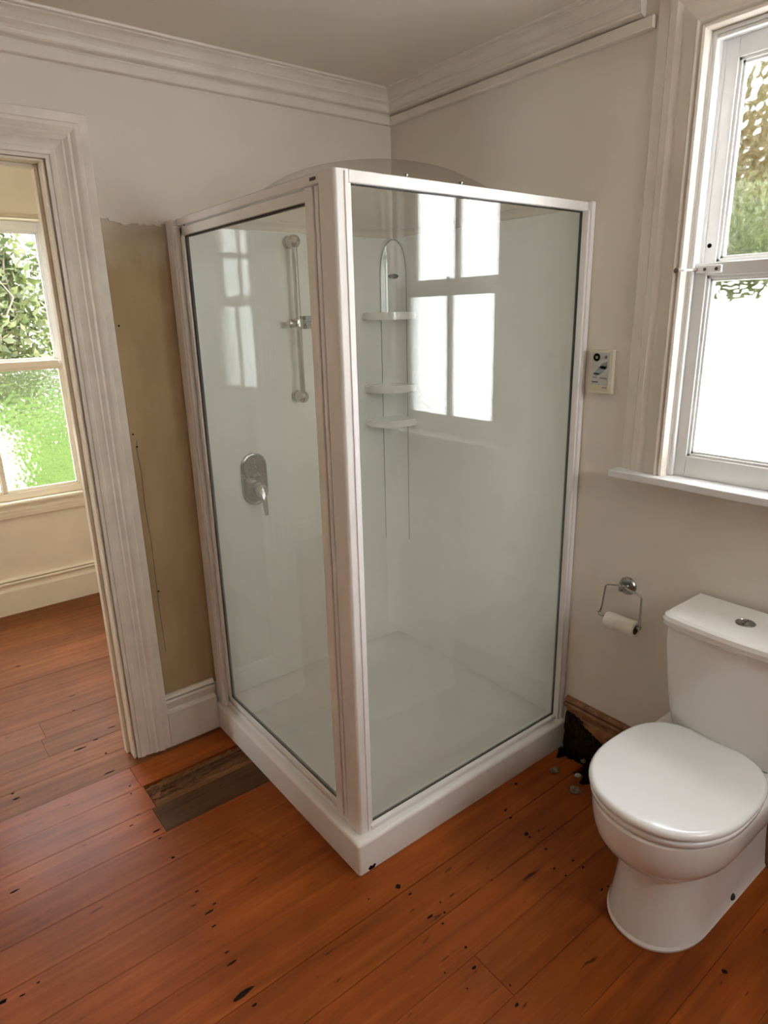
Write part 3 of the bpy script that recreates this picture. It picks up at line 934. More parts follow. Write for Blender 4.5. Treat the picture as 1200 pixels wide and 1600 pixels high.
tr = empty('shower_tray', (-0.5, -0.51, 0)); tag(tr, 'low white acrylic shower tray on the timber floor in the corner', 'shower tray')
bm = bmesh.new()
rings = [rrect(-W, -0.002, -D, -0.002, 0.010, 0.0)]
rings.append(rrect(-W, -0.002, -D, -0.002, 0.010, TZ - 0.012))
for i in range(1, 6):
    a = PI / 2 * i / 5
    d_ = 0.012 * (1 - math.cos(a)); z = TZ - 0.012 + 0.012 * math.sin(a)
    rings.append(rrect(-W + d_, -0.002 - d_ * 0.2, -D + d_, -0.002 - d_ * 0.2, 0.010, z))
rings.append(rrect(-W + 0.070, -0.020, -D + 0.070, -0.020, 0.03, TZ))
for i in range(1, 9):
    t = i / 8
    d_ = 0.16 * t; z = TZ - (TZ - 0.06) * (t * t * (3 - 2 * t))
    rings.append(rrect(-W + 0.07 + d_, -0.02 - d_, -D + 0.07 + d_, -0.02 - d_, 0.03 + 0.08 * t, z))
rings.append(rrect(-W + 0.34, -0.30, -D + 0.34, -0.30, 0.10, 0.050))
loft(bm, rings)
obj('basin', bm, 'tray', tr, smooth=True)
bm = bmesh.new()
poly(bm, [(-0.962, -D - 0.0006, 0.001), (-0.944, -D - 0.0006, 0.001), (-0.938, -D - 0.0006, 0.012), (-0.945, -D - 0.0006, 0.016), (-0.951, -D - 0.0006, 0.012), (-0.960, -D - 0.0006, 0.017), (-0.968, -D - 0.0006, 0.009)], 0.002, (0, 1, 0))
obj('chip', bm, 'gouge', tr)

# ------------------------------------------------------------------ acrylic wall lining with corner shelves
ln = empty('shower_lining', (0, 0, TZ)); tag(ln, 'glossy white acrylic shower wall lining with moulded corner column and shelves', 'shower lining')
LZ = 1.942
box('wall_panel', (-0.955, -0.018, TZ + 0.001), (-0.001, -0.001, LZ), 'acrylic', ln, 0.004)
box('wall_panel', (-0.018, -0.975, TZ + 0.001), (-0.001, -0.018, LZ), 'acrylic', ln, 0.004)
# arched corner column: a shallow cove bridging the two panels
bm = bmesh.new()
cols = []
nseg, nz = 14, 40
A0, A1 = V((-0.086, -0.0185, 0)), V((-0.0185, -0.108, 0))


def col_top(t):   # arch
    return 1.80 + 0.135 * math.sqrt(max(0.0, 1 - (2 * t - 1) ** 2))


for i in range(nseg + 1):
    t = i / nseg
    base = A0.lerp(A1, t)
    base += V((0.035, 0.035, 0)) * math.sin(PI * t) * 0.55
    zt = col_top(t)
    cols.append([bm.verts.new((base.x, base.y, TZ + 0.01 + (zt - TZ - 0.01) * j / nz)) for j in range(nz + 1)])
for a, b in zip(cols[:-1], cols[1:]):
    for j in range(nz):
        bm.faces.new((a[j], b[j], b[j + 1], a[j + 1]))
# back skin so the column is solid
back = [[bm.verts.new((-0.004 if i else v.co.x, v.co.y if not i else -0.004, v.co.z)) for v in cc] for i, cc in ((0, cols[0]), (1, cols[-1]))]
colm = obj('corner_column', bm, 'acrylic', ln, smooth='full')
# shadow-gap lines of the moulding
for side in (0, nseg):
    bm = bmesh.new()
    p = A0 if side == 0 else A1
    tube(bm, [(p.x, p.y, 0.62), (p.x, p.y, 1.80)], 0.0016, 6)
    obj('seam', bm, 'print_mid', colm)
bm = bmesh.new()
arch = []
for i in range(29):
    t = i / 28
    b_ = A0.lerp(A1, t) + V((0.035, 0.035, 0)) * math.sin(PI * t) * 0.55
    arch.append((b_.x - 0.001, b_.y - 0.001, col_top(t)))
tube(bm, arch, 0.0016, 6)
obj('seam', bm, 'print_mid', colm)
bm = bmesh.new()
ctr = (A0 + A1) / 2 + V((0.0185, 0.0185, 0)) * 0.9
nrm = V((-1, -0.75, 0)).normalized(); tg = V((nrm.y, -nrm.x, 0))
ring = []
for i in range(20):
    a = 2 * PI * i / 20
    ring.append(ctr + tg * (0.022 * math.cos(a)) + V((0, 0, 1.79 + 0.010 * math.sin(a))) + nrm * 0.002)
poly(bm, ring, 0.004, nrm)
ov = obj('water_outlet', bm, 'dark', ln)
bm = bmesh.new()
poly(bm, [ctr + tg * (0.008 * math.cos(2 * PI * i / 12)) + V((0, 0, 1.79 + 0.004 * math.sin(2 * PI * i / 12))) + nrm * 0.006 for i in range(12)], 0.001, nrm)
obj('nozzle', bm, 'chrome', ov)


def corner_shelf(z, ext):
    bm = bmesh.new()
    pts_ = [(-0.004, -0.004), (-ext, -0.0185)]
    for i in range(15):
        a = PI / 2 * i / 14
        # flattened quarter curve
        pts_.append((-0.0185 - (ext - 0.0185) * math.cos(a) ** 0.75 - 0.006 * math.sin(2 * a), -0.0185 - (ext * 0.92 - 0.0185) * math.sin(a) ** 0.75 - 0.006 * math.sin(2 * a)))
    pts_.append((-0.0185, -ext * 0.92))
    # tidy duplicates
    out = []
    for p_ in pts_:
        if not out or (V(p_) - V(out[-1])).length > 0.002: out.append(p_)
    poly(bm, [(x, y, z - 0.030) for x, y in out], 0.030, (0, 0, 1))
    bmesh.ops.bevel(bm, geom=[e for e in bm.edges if abs(e.verts[0].co.z - e.verts[1].co.z) < 1e-5], offset=0.004, segments=2, affect='EDGES')
    obj('shelf', bm, 'acrylic', ln, smooth=True)


corner_shelf(1.645, 0.185); corner_shelf(1.345, 0.185); corner_shelf(1.198, 0.185)

# ------------------------------------------------------------------ shower frame, door and glass
sh = empty('shower_enclosure', (-0.49, -0.5, TZ)); tag(sh, 'white framed glass corner shower enclosure with hinged door', 'shower')
box('wall_channel', (-0.988, -0.058, TZ), (-0.945, -0.0015, HZ - 0.001), 'frame', sh, 0.004, 3)
box('wall_channel', (-0.984, -0.070, TZ), (-0.950, -0.058, HZ - 0.024), 'frame', sh, 0.003, 2)
box('wall_channel', (-0.020, -1.006, TZ), (-0.0015, -0.965, HZ + 0.001), 'frame', sh, 0.004, 3)
box('wall_channel', (-0.030, -1.000, TZ), (-0.020, -0.970, HZ - 0.026), 'frame', sh, 0.002, 2)
# corner post with a rounded nose
bm = bmesh.new()
r = 0.010
prof = [(-0.930, FY)]
for i in range(7):
    a = -PI / 2 - PI / 2 * i / 6
    prof.append((FX + r + r * math.cos(a), FY + r + r * math.sin(a)))
prof += [(FX, -0.925), (-0.945, -0.925), (-0.945, -0.950), (-0.930, -0.950)]
sweep(bm, prof, (0, 0, 0), (1, 0, 0), (0, 1, 0), (0, 0, 1), TZ, HZ)
post = obj('corner_post', bm, 'frame', sh, smooth=True)
box('post_bead', (-0.942, FY - 0.0025, TZ + 0.004), (-0.934, FY + 0.01, HZ - 0.004), 'frame', post, 0.001)
box('glazing_strip', (-0.930, FY + 0.002, TZ + 0.02), (-0.922, FY + 0.022, HZ - 0.028), 'frame', post, 0.001)
# head rails
box('head_rail', (FX - 0.001, -0.925, 1.932), (-0.935, -0.058, HZ), 'frame', sh, 0.003)
box('head_rail', (-0.930, FY - 0.001, 1.928), (-0.020, -0.955, HZ), 'frame', sh, 0.003)
# bottom rails
box('bottom_rail', (FX - 0.002, -0.925, TZ + 0.0002), (-0.940, -0.058, 0.132), 'frame', sh, 0.003)
box('bottom_rail', (-0.930, FY - 0.003, TZ + 0.0002), (-0.020, -0.955, 0.129), 'frame', sh, 0.004)
# fixed pane on the right and its dark seals
box('fixed_pane', (-0.924, -0.976, 0.127), (-0.028, -0.970, 1.930), 'sglass', sh)
box('seal', (-0.922, -0.9775, 0.129), (-0.030, -0.969, 0.1318), 'dark', sh)
box('seal', (-0.922, -0.9775, 1.9255), (-0.030, -0.969, 1.928), 'dark', sh)
box('seal', (-0.0325, -0.9775, 0.1318), (-0.030, -0.969, 1.9255), 'dark', sh)
# door
dx0, dx1 = FX + 0.001, FX + 0.024
ddr = empty('door', (FX, -0.06, TZ)); ddr.parent = sh; ddr.matrix_parent_inverse = Matrix.Translation(-V(sh.location))
ddr['label'] = 'hinged white framed glass shower door'


def dpart(name, a, b, mat, bev=0.0025):
    o = box(name, a, b, mat, None, bev)
    o.parent = ddr; o.matrix_parent_inverse = Matrix.Translation(-V(ddr.location))
    return o


dpart('stile', (dx0, -0.096, 0.136), (dx1, -0.076, 1.927), 'frame')
dpart('stile', (dx0 - 0.004, -0.900, 0.118), (dx1, -0.864, 1.929), 'frame')
dpart('hinge_strip', (dx0 - 0.001, -0.918, 0.118), (dx1, -0.903, 1.929), 'frame')
dpart('rail', (dx0, -0.866, 1.900), (dx1, -0.076, 1.927), 'frame')
dpart('rail', (dx0, -0.866, 0.137), (dx1, -0.076, 0.158), 'frame')
dpart('glass', (FX + 0.010, -0.866, 0.157), (FX + 0.015, -0.096, 1.901), 'sglass', 0)
dpart('seal', (dx0 + 0.0075, -0.0995, 0.158), (dx1 - 0.004, -0.096, 1.900), 'dark', 0)
dpart('seal', (dx0 + 0.0075, -0.866, 1.8955), (dx1 - 0.004, -0.0995, 1.900), 'dark', 0)
dpart('seal', (dx0 + 0.0075, -0.866, 0.158), (dx1 - 0.004, -0.0995, 0.1605), 'dark', 0)
dpart('seal', (dx0 + 0.006, -0.0755, 0.136), (dx1 - 0.004, -0.0705, 1.927), 'dark', 0)
dpart('pivot', (dx0 - 0.004, -0.915, 0.113), (dx1, -0.872, 0.119), 'frame', 0.001)
box('badge', (FX - 0.0022, -0.915, 1.9405), (FX, -0.890, 1.9475), 'print_dark', sh)
box('screw', (FX + 0.0, -0.125, 1.928), (FX - 0.0022, -0.115, 1.931), 'brass', sh)

# clear acrylic dome resting on the frame
dm = empty('shower_dome', (-0.49, -0.5, HZ)); tag(dm, 'clear acrylic domed lid resting on top of the shower frame', 'shower dome')
bm = bmesh.new()


def super_ring(h, ex, z, n=64):
    pts_ = []
    for i in range(n):
        a = 2 * PI * i / n
        c_, s_ = math.cos(a), math.sin(a)
        pts_.append((-0.487 + h * math.copysign(abs(c_) ** (2 / ex), c_), -0.497 + h * math.copysign(abs(s_) ** (2 / ex), s_), z))
    return pts_


outer = [super_ring(0.474, 14, HZ + 0.0015), super_ring(0.474, 14, HZ + 0.005), super_ring(0.452, 9, HZ + 0.0065), super_ring(0.375, 4, HZ + 0.008), super_ring(0.365, 3, HZ + 0.012)]
for i in range(1, 13):
    a = PI / 2 * i / 12
    outer.append(super_ring(0.365 * math.cos(a) + 0.0005, 3 - min(1, i / 4), HZ + 0.012 + 0.122 * math.sin(a)))
loft(bm, outer, cap0=False)
obj('dome_shell', bm, 'dome', dm, smooth='full')
for x in (-0.735, -0.545):
    bm = bmesh.new(); lathe(bm, [(0.004, 0), (0.004, 0.006), (0.006, 0.007), (0.006, 0.010), (0.0, 0.012)], (x, -0.962, HZ + 0.0015), (0, 0, 1), 10)
    obj('screw', bm, 'satin', dm, smooth=True)

# ------------------------------------------------------------------ slide rail and mixer
sr = empty('slide_rail', (-0.527, -0.018, 1.33)); tag(sr, 'chrome vertical slide rail with round ends on the shower lining', 'shower rail')
rx, ry = -0.527, -0.066
bm = bmesh.new(); tube(bm, [(rx, ry, 1.325), (rx, ry, 1.91)], 0.0105, 16)
obj('rail', bm, 'chrome', sr, smooth=True)
for z in (1.330, 1.905):
    bm = bmesh.new()
    lathe(bm, [(0.0235, 0.0), (0.0245, 0.004), (0.0235, 0.014), (0.021, 0.018), (0.0215, 0.020), (0.0235, 0.030), (0.0245, 0.045), (0.022, 0.058), (0.015, 0.067), (0.006, 0.0715), (0, 0.072)], (rx, -0.0182, z), (0, -1, 0), 24)
    obj('end_bracket', bm, 'chrome', sr, smooth=True)
sd = bmesh.new(); bx(sd, (rx - 0.016, ry - 0.018, 1.592), (rx + 0.016, ry + 0.014, 1.630), 0.006, 3)
sdo = obj('slider', sd, 'chrome', sr, smooth=True)
bm = bmesh.new(); lathe(bm, [(0.010, 0), (0.010, 0.008), (0.015, 0.012), (0.017, 0.022), (0.014, 0.032), (0, 0.036)], (rx - 0.014, ry, 1.611), (-1, 0, 0), 18)
obj('clamp_knob', bm, 'chrome', sdo, smooth=True)
bm = bmesh.new(); bx(bm, (rx + 0.016, ry - 0.024, 1.590), (rx + 0.020, ry + 0.012, 1.638), 0.001); bx(bm, (rx + 0.016, ry - 0.024, 1.590), (rx + 0.046, ry - 0.020, 1.638), 0.001)
bx(bm, (rx + 0.016, ry + 0.008, 1.600), (rx + 0.046, ry + 0.012, 1.638), 0.001)
obj('handset_cradle', bm, 'satin', sdo, smooth=True)

mxr = empty('shower_mixer', (-0.742, -0.018, 1.02)); tag(mxr, 'satin oval shower mixer plate with chrome lever on the lining', 'shower mixer')


def stadium(cx, cz, w, h, y, n=12):
    r_ = w / 2
    pts_ = []
    for i in range(n + 1):
        a = PI * i / n
        pts_.append((cx + r_ * math.cos(a), y, cz + (h / 2 - r_) + r_ * math.sin(a)))
    for i in range(n + 1):
        a = PI + PI * i / n
        pts_.append((cx + r_ * math.cos(a), y, cz - (h / 2 - r_) + r_ * math.sin(a)))
    return pts_


mcx, mcz = -0.745, 1.022
bm = bmesh.new()
loft(bm, [stadium(mcx, mcz, 0.112, 0.212, -0.0182), stadium(mcx, mcz, 0.112, 0.212, -0.024), stadium(mcx, mcz, 0.108, 0.208, -0.027), stadium(mcx, mcz, 0.098, 0.198, -0.0285), stadium(mcx, mcz, 0.088, 0.188, -0.026)])
obj('cover_plate', bm, 'satin', mxr, smooth=True)
bm = bmesh.new()
lathe(bm, [(0.030, 0.006), (0.030, 0.020), (0.026, 0.024), (0.026, 0.056), (0.023, 0.064), (0.016, 0.068), (0, 0.069)], (mcx, -0.0182, 0.985), (0, -1, 0), 24)
kn = obj('mixer_body', bm, 'chrome', mxr, smooth=True)
bm = bmesh.new()
secs = [(0.020, 0.995, -0.075, 0.012), (0.014, 0.970, -0.088, 0.010), (0.011, 0.935, -0.096, 0.008), (0.010, 0.900, -0.100, 0.007), (0.008, 0.890, -0.1, 0.005)]
loft(bm, [[(mcx + hw * math.cos(2 * PI * i / 12), y + t * math.sin(2 * PI * i / 12), z) for i in range(12)] for hw, z, y, t in secs])
obj('lever', bm, 'chrome', kn, smooth=True)

# ------------------------------------------------------------------ toilet
TY = -1.646
TYC = -1.656
to = empty('toilet', (-0.35, TY, 0)); tag(to, 'white close coupled toilet with closed lid beside the right wall', 'toilet')


def dring(xf, xb, hw, z, nf=28, ex=2.15, hb=None, elong=None):
    """Outline seen from above: rounded front, straight sides back to xb."""
    hb = hw if hb is None else hb
    L = elong if elong else min(abs(xf - xb) * 0.62, hw * 1.35)
    cx = xf + L
    pts_ = []
    for i in range(nf + 1):
        a = PI / 2 + PI * i / nf
        c_, s_ = math.cos(a), math.sin(a)
        pts_.append((cx + L * math.copysign(abs(c_) ** (2 / ex), c_), TY + hw * math.copysign(abs(s_) ** (2 / ex), s_), z))
    for k in range(1, 4):
        t = k / 4
        pts_.append((cx + (xb - cx) * t, TY - hw + (hw - hb) * t, z))
    pts_ += [(xb, TY - hb, z), (xb, TY, z), (xb, TY + hb, z)]
    for k in range(3, 0, -1):
        t = k / 4
        pts_.append((cx + (xb - cx) * t, TY + hw - (hw - hb) * t, z))
    return pts_


XB = -0.03
bm = bmesh.new()
R_ = [dring(-0.560, XB, 0.130, 0.0), dring(-0.562, XB, 0.132, 0.008), dring(-0.557, XB, 0.128, 0.016), dring(-0.551, XB, 0.124, 0.05), dring(-0.543, XB, 0.119, 0.10), dring(-0.537, XB, 0.116, 0.15),
      dring(-0.536, XB, 0.116, 0.21), dring(-0.541, XB, 0.119, 0.244), dring(-0.562, XB, 0.136, 0.250), dring(-0.590, XB, 0.154, 0.264), dring(-0.614, XB, 0.170, 0.290),
      dring(-0.627, XB, 0.179, 0.315), dring(-0.636, XB, 0.186, 0.350), dring(-0.641, XB, 0.189, 0.388), dring(-0.641, XB, 0.189, 0.403), dring(-0.637, XB, 0.187, 0.409), dring(-0.627, XB, 0.179, 0.412)]
loft(bm, R_)
pan = obj('pan', bm, 'china', to, smooth=True)
for s in (1, -1):
    bm = bmesh.new(); lathe(bm, [(0.010, 0), (0.010, 0.003), (0.006, 0.006), (0, 0.007)], (-0.24, TY - s * 0.1265, 0.030), (0, -s, 0.15), 14)
    obj('screw_cap', bm, 'dark', pan, smooth=True)


def oval(cx, a_f, a_b, hw, z, n=56, ex=2.2, clip=None):
    pts_ = []
    for i in range(n):
        t = 2 * PI * i / n
        c_, s_ = math.cos(t), math.sin(t)
        L = a_b if c_ > 0 else a_f
        e_ = 2.9 if c_ > 0 else ex
        x = cx + L * math.copysign(abs(c_) ** (2 / e_), c_)
        pts_.append((x, TY + hw * math.copysign(abs(s_) ** (2 / e_), s_), z))
    return pts_


def slab(name, cx, af, ab, hw, z0, z1, rad, mat, crown=0.0):
    bm = bmesh.new()
    rs = [oval(cx, af - rad * 0.6, ab - rad * 0.6, hw - rad * 0.6, z0), oval(cx, af - rad * 0.15, ab - rad * 0.15, hw - rad * 0.15, z0 + rad * 0.4)]
    nn = 6
    for i in range(nn + 1):
        a = PI / 2 * i / nn
        d_ = rad * (1 - math.cos(a))
        rs.append(oval(cx, af - d_, ab - d_, hw - d_, z1 - rad + rad * math.sin(a)))
    for k, zc in ((0.75, 0.6), (0.5, 0.85), (0.25, 0.97), (0.05, 1.0)):
        rs.append(oval(cx, (af - rad) * k, (ab - rad) * k, (hw - rad) * k, z1 + crown * zc))
    loft(bm, rs)
    return obj(name, bm, mat, to, smooth='full')


slab('seat', -0.410, 0.229, 0.226, 0.192, 0.4125, 0.430, 0.006, 'seat')
slab('lid', -0.410, 0.234, 0.230, 0.196, 0.432, 0.458, 0.014, 'seat', 0.003)
for s in (1, -1):
    bm = bmesh.new(); tube(bm, [(-0.222, TY + s * 0.055, 0.436), (-0.222, TY + s * 0.100, 0.436)], 0.010, 12)
    obj('hinge', bm, 'seat', to, smooth=True)


def crect(xf, hw, z, xb=-0.016, r=0.035, bow=0.012, n=6):
    """Cistern outline: front at xf slightly bowed, rounded front corners."""
    pts_ = [(xb, TYC + hw, z)]
    for i in range(n + 1):
        a = PI / 2 * i / n
        pts_.append((xf + bow + r - r * math.sin(a), TYC + hw - r + r * math.cos(a), z))
    for i in range(1, 10):
        t = i / 10
        y = (hw - r) * (1 - 2 * t)
        pts_.append((xf + bow * (1 - math.sin(PI * t)), TYC + y, z))
    for i in range(n + 1):
        a = PI / 2 * i / n
        pts_.append((xf + bow + r - r * math.cos(a), TYC - hw + r - r * math.sin(a), z))
    pts_.append((xb, TYC - hw, z))
    return pts_


bm = bmesh.new()
loft(bm, [crect(-0.168, 0.134, 0.411), crect(-0.182, 0.144, 0.416), crect(-0.194, 0.153, 0.435), crect(-0.208, 0.164, 0.50), crect(-0.221, 0.173, 0.60), crect(-0.231, 0.180, 0.70), crect(-0.234, 0.182, 0.764)])
obj('cistern', bm, 'china', to, smooth=True)
bm = bmesh.new()
loft(bm, [crect(-0.238, 0.184, 0.7655), crect(-0.244, 0.190, 0.770), crect(-0.245, 0.191, 0.785), crect(-0.241, 0.188, 0.796), crect(-0.232, 0.180, 0.802), crect(-0.215, 0.164, 0.804, xb=-0.03)])
cl = obj('cistern_lid', bm, 'china', to, smooth=True)
bm = bmesh.new(); lathe(bm, [(0.026, -0.004), (0.026, 0.002), (0.024, 0.004), (0.021, 0.0045), (0.020, 0.003), (0, 0.0036)], (-0.125, TYC, 0.803), (0, 0, 1), 28)
fb = obj('flush_button', bm, 'satin', to, smooth=True)
bm = bmesh.new(); bx(bm, (-0.144, TYC - 0.0008, 0.806), (-0.106, TYC + 0.0008, 0.8070))
obj('button_split', bm, 'dark', fb)

# ------------------------------------------------------------------ toilet roll holder and roll
hd = empty('toilet_roll_holder', (0, -1.235, 0.74)); tag(hd, 'chrome wire toilet roll holder with round wall plate', 'roll holder')
bm = bmesh.new()
lathe(bm, [(0.031, 0.0005), (0.031, 0.006), (0.028, 0.011), (0.020, 0.013), (0.012, 0.014), (0.010, 0.022), (0.009, 0.046), (0.0, 0.050)], (0, -1.228, 0.742), (-1, 0, 0), 28)
obj('wall_plate', bm, 'satin', hd, smooth=True)
hxx = -0.045
bm = bmesh.new()
L_ = -1.163; Rr = -1.312
tube(bm, [(hxx - 0.012, L_ + 0.006, 0.640), (hxx - 0.012, L_ + 0.004, 0.632), (hxx - 0.010, L_, 0.640), (hxx - 0.006, L_ - 0.003, 0.660), (hxx, L_ - 0.008, 0.735), (hxx, L_ - 0.014, 0.742),
          (hxx, -1.215, 0.752), (hxx, -1.228, 0.753), (hxx, -1.242, 0.752), (hxx, Rr + 0.014, 0.742), (hxx, Rr + 0.008, 0.735), (hxx - 0.006, Rr + 0.003, 0.660), (hxx - 0.010, Rr, 0.640), (hxx - 0.012, Rr - 0.004, 0.632), (hxx - 0.012, Rr - 0.006, 0.640)], 0.0032, 8)
obj('wire_arm', bm, 'chrome', hd, smooth=True)
bm = bmesh.new(); tube(bm, [(hxx - 0.012, L_ + 0.002, 0.633), (hxx - 0.012, Rr - 0.002, 0.633)], 0.006, 12)
obj('spindle', bm, 'chrome', hd, smooth=True)
rl = empty('toilet_roll', (hxx - 0.012, -1.24, 0.626)); tag(rl, 'nearly used white toilet roll hanging on the wire holder', 'toilet roll')
rc = (hxx - 0.012, -1.302, 0.624)
bm = bmesh.new()
ri, ro = 0.017, 0.0285
lathe(bm, [(ri, 0), (ro - 0.001, 0), (ro, 0.002), (ro, 0.106), (ro - 0.001, 0.108), (ri, 0.108)], rc, (0, 1, 0), 32)
# the two end caps made by lathe are removed so the core stays open
bm.faces.ensure_lookup_table()
bmesh.ops.delete(bm, geom=[f for f in bm.faces if len(f.verts) > 8], context='FACES')
obj('paper', bm, 'paper', rl, smooth=True)
bm = bmesh.new()
lathe(bm, [(ri, 0.001), (ri, 0.107), (ri - 0.001, 0.107), (ri - 0.001, 0.001)], rc, (0, 1, 0), 24)
bmesh.ops.delete(bm, geom=[f for f in bm.faces if len(f.verts) > 8], context='FACES')
obj('core', bm, 'card', rl, smooth=True)

# ------------------------------------------------------------------ control box on the right wall
cb = empty('wall_control', (0, -1.085, 1.44)); tag(cb, 'small beige wall control box between shower and window', 'wall control')
ya, yb, za, zb, xd = -1.040, -1.120, 1.374, 1.512, -0.026
bm = bmesh.new(); bx(bm, (xd, yb, za), (-0.0005, ya, zb), 0.003)
obj('case', bm, 'control', cb, smooth=True)
box('case_seam', (-0.0105, yb - 0.0005, za + 0.002), (-0.009, ya + 0.0005, zb - 0.002), 'print_mid', cb)
fw_, fh_ = ya - yb, zb - za


def decal(name, u0, v0, u1, v1, mat, lift=0.0006):
    return box(name, (xd - lift, ya - u0 * fw_, zb - v0 * fh_), (xd + 0.0005, ya - u1 * fw_, zb - v1 * fh_), mat, cb)


decal('face_label', 0.08, 0.06, 0.86, 0.80, 'label_grey', 0.0004)
decal('lower_label', 0.08, 0.80, 0.86, 0.94, 'label_tan', 0.0004)
bm = bmesh.new(); lathe(bm, [(0.0125, 0), (0.0125, 0.0012), (0, 0.0013)], (xd, ya - 0.28 * fw_, zb - 0.17 * fh_), (-1, 0, 0), 24)
dsc = obj('round_badge', bm, 'hole', cb)
for dy, sl_ in ((0.003, 0.45), (0.0, -0.45), (-0.003, 0.45)):
    bm = bmesh.new(); poly(bm, [(xd - 0.0013, ya - 0.28 * fw_ + dy - 0.0012 - 0.002 * sl_, zb - 0.17 * fh_ - 0.004), (xd - 0.0013, ya - 0.28 * fw_ + dy + 0.0002 - 0.002 * sl_, zb - 0.17 * fh_ - 0.004),
                                (xd - 0.0013, ya - 0.28 * fw_ + dy + 0.0008 + 0.002 * sl_, zb - 0.17 * fh_ + 0.004), (xd - 0.0013, ya - 0.28 * fw_ + dy - 0.0006 + 0.002 * sl_, zb - 0.17 * fh_ + 0.004)], 0.0004, (-1, 0, 0))
    obj('badge_mark', bm, 'label_tan', dsc)
bm = bmesh.new(); lathe(bm, [(0.006, 0), (0.006, 0.001), (0, 0.0011)], (xd, ya - 0.70 * fw_, zb - 0.16 * fh_), (-1, 0, 0), 6)
obj('leaf_symbol', bm, 'print_mid', cb)


def fp(u, v): return (xd - 0.0003, ya - u * fw_, zb - v * fh_)


for nm, pp_, mt_ in (('panel_graphic', [fp(0.14, 0.56), fp(0.55, 0.30), fp(0.78, 0.26), fp(0.78, 0.40), fp(0.52, 0.54), fp(0.30, 0.60)], 'print_blue'),
                     ('printed_bar', [fp(0.48, 0.36), fp(0.76, 0.37), fp(0.72, 0.44), fp(0.46, 0.42)], 'print_mid'),
                     ('printed_bar', [fp(0.20, 0.52), fp(0.46, 0.54), fp(0.45, 0.57), fp(0.18, 0.55)], 'print_dark'),
                     ('printed_line', [fp(0.14, 0.61), fp(0.34, 0.62), fp(0.33, 0.645), fp(0.13, 0.635)], 'print_mid'),
                     ('printed_line', [fp(0.48, 0.62), fp(0.80, 0.63), fp(0.79, 0.66), fp(0.47, 0.65)], 'print_mid'),
                     ('printed_line', [fp(0.12, 0.72), fp(0.40, 0.72), fp(0.40, 0.745), fp(0.12, 0.745)], 'print_dark'),
                     ('printed_line', [fp(0.62, 0.84), fp(0.82, 0.845), fp(0.82, 0.865), fp(0.62, 0.86)], 'print_mid')):
    bm = bmesh.new(); poly(bm, pp_, 0.0006, (-1, 0, 0)); obj(nm, bm, mt_, cb)

# ------------------------------------------------------------------ crumbled bits by the rotted corner
for k, (x, y, s_, lab) in enumerate(((-0.185, -1.205, 0.024, 'pale flat flake of plaster on the floor by the rotted skirting'), (-0.118, -1.165, 0.012, 'small grey plaster crumb at the edge of the floor hole'),
                                     (-0.16, -1.095, 0.020, 'brown rotten wood chunk beside the shower tray corner'), (-0.035, -1.13, 0.012, 'small broken splinter against the rotted skirting'))):
    bm = bmesh.new()
    bmesh.ops.create_icosphere(bm, subdivisions=2, radius=1)
    for v in bm.verts:
        d_ = 1 + 0.35 * noise.noise(v.co * 1.7 + V((k * 7, 0, 0)))
        v.co = V((v.co.x * s_ * d_, v.co.y * s_ * 0.9 * d_, max(-0.3, v.co.z) * s_ * (0.18 if k == 0 else 0.5) * d_))
    zmin = min(v.co.z for v in bm.verts)
    for v in bm.verts: v.co += V((x, y, 0.0 - zmin))
    tag(obj('plaster_chunk' if k < 2 else 'wood_chunk', bm, 'rubble' if k != 1 else 'label_grey'), lab, 'debris')

# ------------------------------------------------------------------ outside
bm = bmesh.new()
sweep(bm, [(HY + 0.35, -0.9), (HY + 0.35, -0.5), (2.7, -0.48), (3.1, -0.30), (3.9, 0.75), (4.2, 0.95), (14, 1.0), (14, -0.9)], (0, 0, 0), (0, 1, 0), (0, 0, 1), (1, 0, 0), -9, 9)
tag(obj('ground', bm, 'lawn', smooth=True), 'green lawn outside the hall window', kind='structure')
tag(box('ground_side', (0.4, -14, -0.62), (9, HY + 0.35, -0.5), 'render_white'), 'pale paved yard outside the bathroom window', kind='structure')


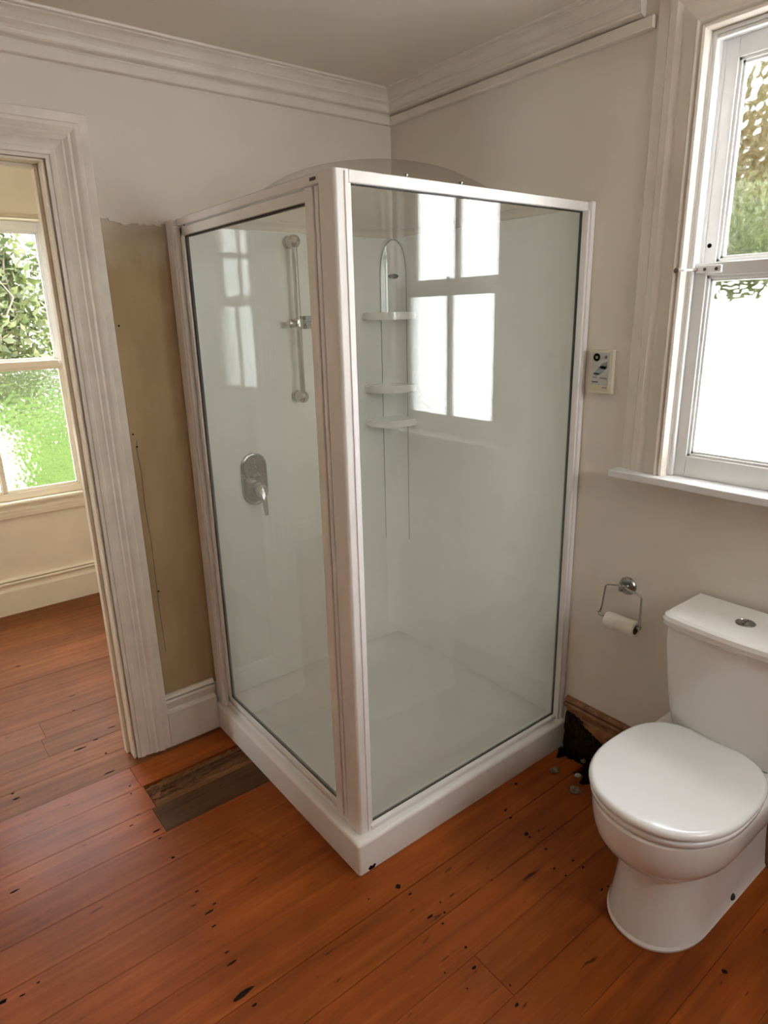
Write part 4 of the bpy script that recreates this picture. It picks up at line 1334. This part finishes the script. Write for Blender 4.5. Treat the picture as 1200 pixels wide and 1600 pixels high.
def shrub(name, label, loc, rad, nleaf, size, mat, seed, group=None, branches=10):
    rnd = random.Random(seed)
    root = empty(name, (loc[0], loc[1], -0.5)); tag(root, label, 'shrub', group)
    vs, fs = [], []
    for i in range(nleaf):
        while True:
            p = V((rnd.uniform(-1, 1), rnd.uniform(-1, 1), rnd.uniform(-1, 1)))
            if p.length < 1 and p.length > 0.25: break
        lump = 0.8 + 0.35 * noise.noise(p * 2.2 + V((seed, 0, 0)))
        q = V((loc[0] + p.x * rad[0] * lump, loc[1] + p.y * rad[1] * lump, loc[2] + p.z * rad[2] * lump))
        if q.z < -0.48: q.z = -0.48 + rnd.random() * 0.1
        d1 = V((rnd.gauss(0, 1), rnd.gauss(0, 1), rnd.gauss(0, 0.7) - 0.3)).normalized()
        d2 = d1.cross(V((rnd.gauss(0, 1), rnd.gauss(0, 1), rnd.gauss(0, 1)))).normalized()
        L = size * rnd.uniform(0.6, 1.4)
        b = len(vs)
        vs += [q, q + d1 * L * 0.5 + d2 * L * 0.22, q + d1 * L, q + d1 * L * 0.5 - d2 * L * 0.22]
        fs.append((b, b + 1, b + 2, b + 3))
    me = bpy.data.meshes.new('foliage'); me.from_pydata(vs, [], fs); me.materials.append(M[mat])
    o = bpy.data.objects.new('foliage', me); C.objects.link(o); o.parent = root
    o.matrix_parent_inverse = Matrix.Translation(-V(root.location)); o['kind'] = 'stuff'
    bm = bmesh.new()
    for i in range(branches):
        p = V((loc[0] + rnd.uniform(-.2, .2), loc[1] + rnd.uniform(-.1, .1), -0.5)); pts_ = [p.copy()]
        tgt = V((loc[0] + rnd.uniform(-1, 1) * rad[0] * 0.9, loc[1] + rnd.uniform(-1, 1) * rad[1] * 0.8, loc[2] + rad[2] * rnd.uniform(0.3, 1.05)))
        for k in range(1, 9):
            t = k / 8
            pts_.append(p.lerp(tgt, t) + V((rnd.uniform(-1, 1), rnd.uniform(-1, 1), rnd.uniform(-1, 1))) * 0.10)
        tube(bm, pts_, [0.025 * (1 - 0.8 * k / 8) for k in range(9)], 5)
    obj('stems', bm, 'bark', root, smooth=True)


H_ = 'garden shrubs seen through the hall window'
shrub('garden_shrub', 'dense light green shrub seen through the hall window upper pane', (-0.95, 5.0, 1.7), (0.66, 0.55, 1.5), 8000, 0.10, 'leaf', 1, H_, 18)
shrub('garden_shrub', 'tangled twiggy shrub at the left of the hall window view', (-1.95, 6.2, 2.0), (0.85, 0.55, 1.7), 4200, 0.10, 'leaf', 2, H_, 34)
shrub('garden_shrub', 'green shrub at the far right behind the hall window', (0.35, 6.2, 1.7), (0.9, 0.55, 1.7), 4200, 0.10, 'leaf', 3, H_, 12)
S_ = 'shrubs behind the yard wall'
shrub('yard_tree', 'green leafy shrub just above the yard wall behind hammered glass', (2.80, 0.5, 1.55), (0.55, 2.0, 1.05), 13000, 0.13, 'leaf_green', 4, S_)
shrub('yard_tree', 'yellow orange leafed tree behind the hammered upper pane', (4.05, 1.0, 2.5), (0.55, 2.2, 1.25), 12000, 0.15, 'leaf_yellow', 5, S_)
shrub('yard_tree', 'tall green tree top behind the hammered upper pane', (5.3, 0.6, 3.6), (0.6, 2.0, 1.8), 12000, 0.17, 'leaf_green', 6, S_)
yw = empty('yard_wall', (2.0, -0.6, -0.5)); tag(yw, 'white rendered yard wall outside the bathroom window', 'garden wall')
box('wall_body', (2.0, -1.9, -0.5), (2.12, 2.2, 1.60), 'render_white', yw, 0.005)
box('coping', (1.97, -1.95, 1.60), (2.15, 2.2, 1.66), 'render_white', yw, 0.008)
gw_ = empty('garden_screen', (-2.2, 3.0, -0.5)); tag(gw_, 'white garden wall at the left outside the hall window', 'garden wall')
box('wall_body', (-3.4, 3.0, -0.7), (-1.18, 3.12, 0.80), 'render_white', gw_, 0.005)
box('coping', (-3.4, 2.97, 0.80), (-1.15, 3.15, 0.85), 'render_white', gw_, 0.008)
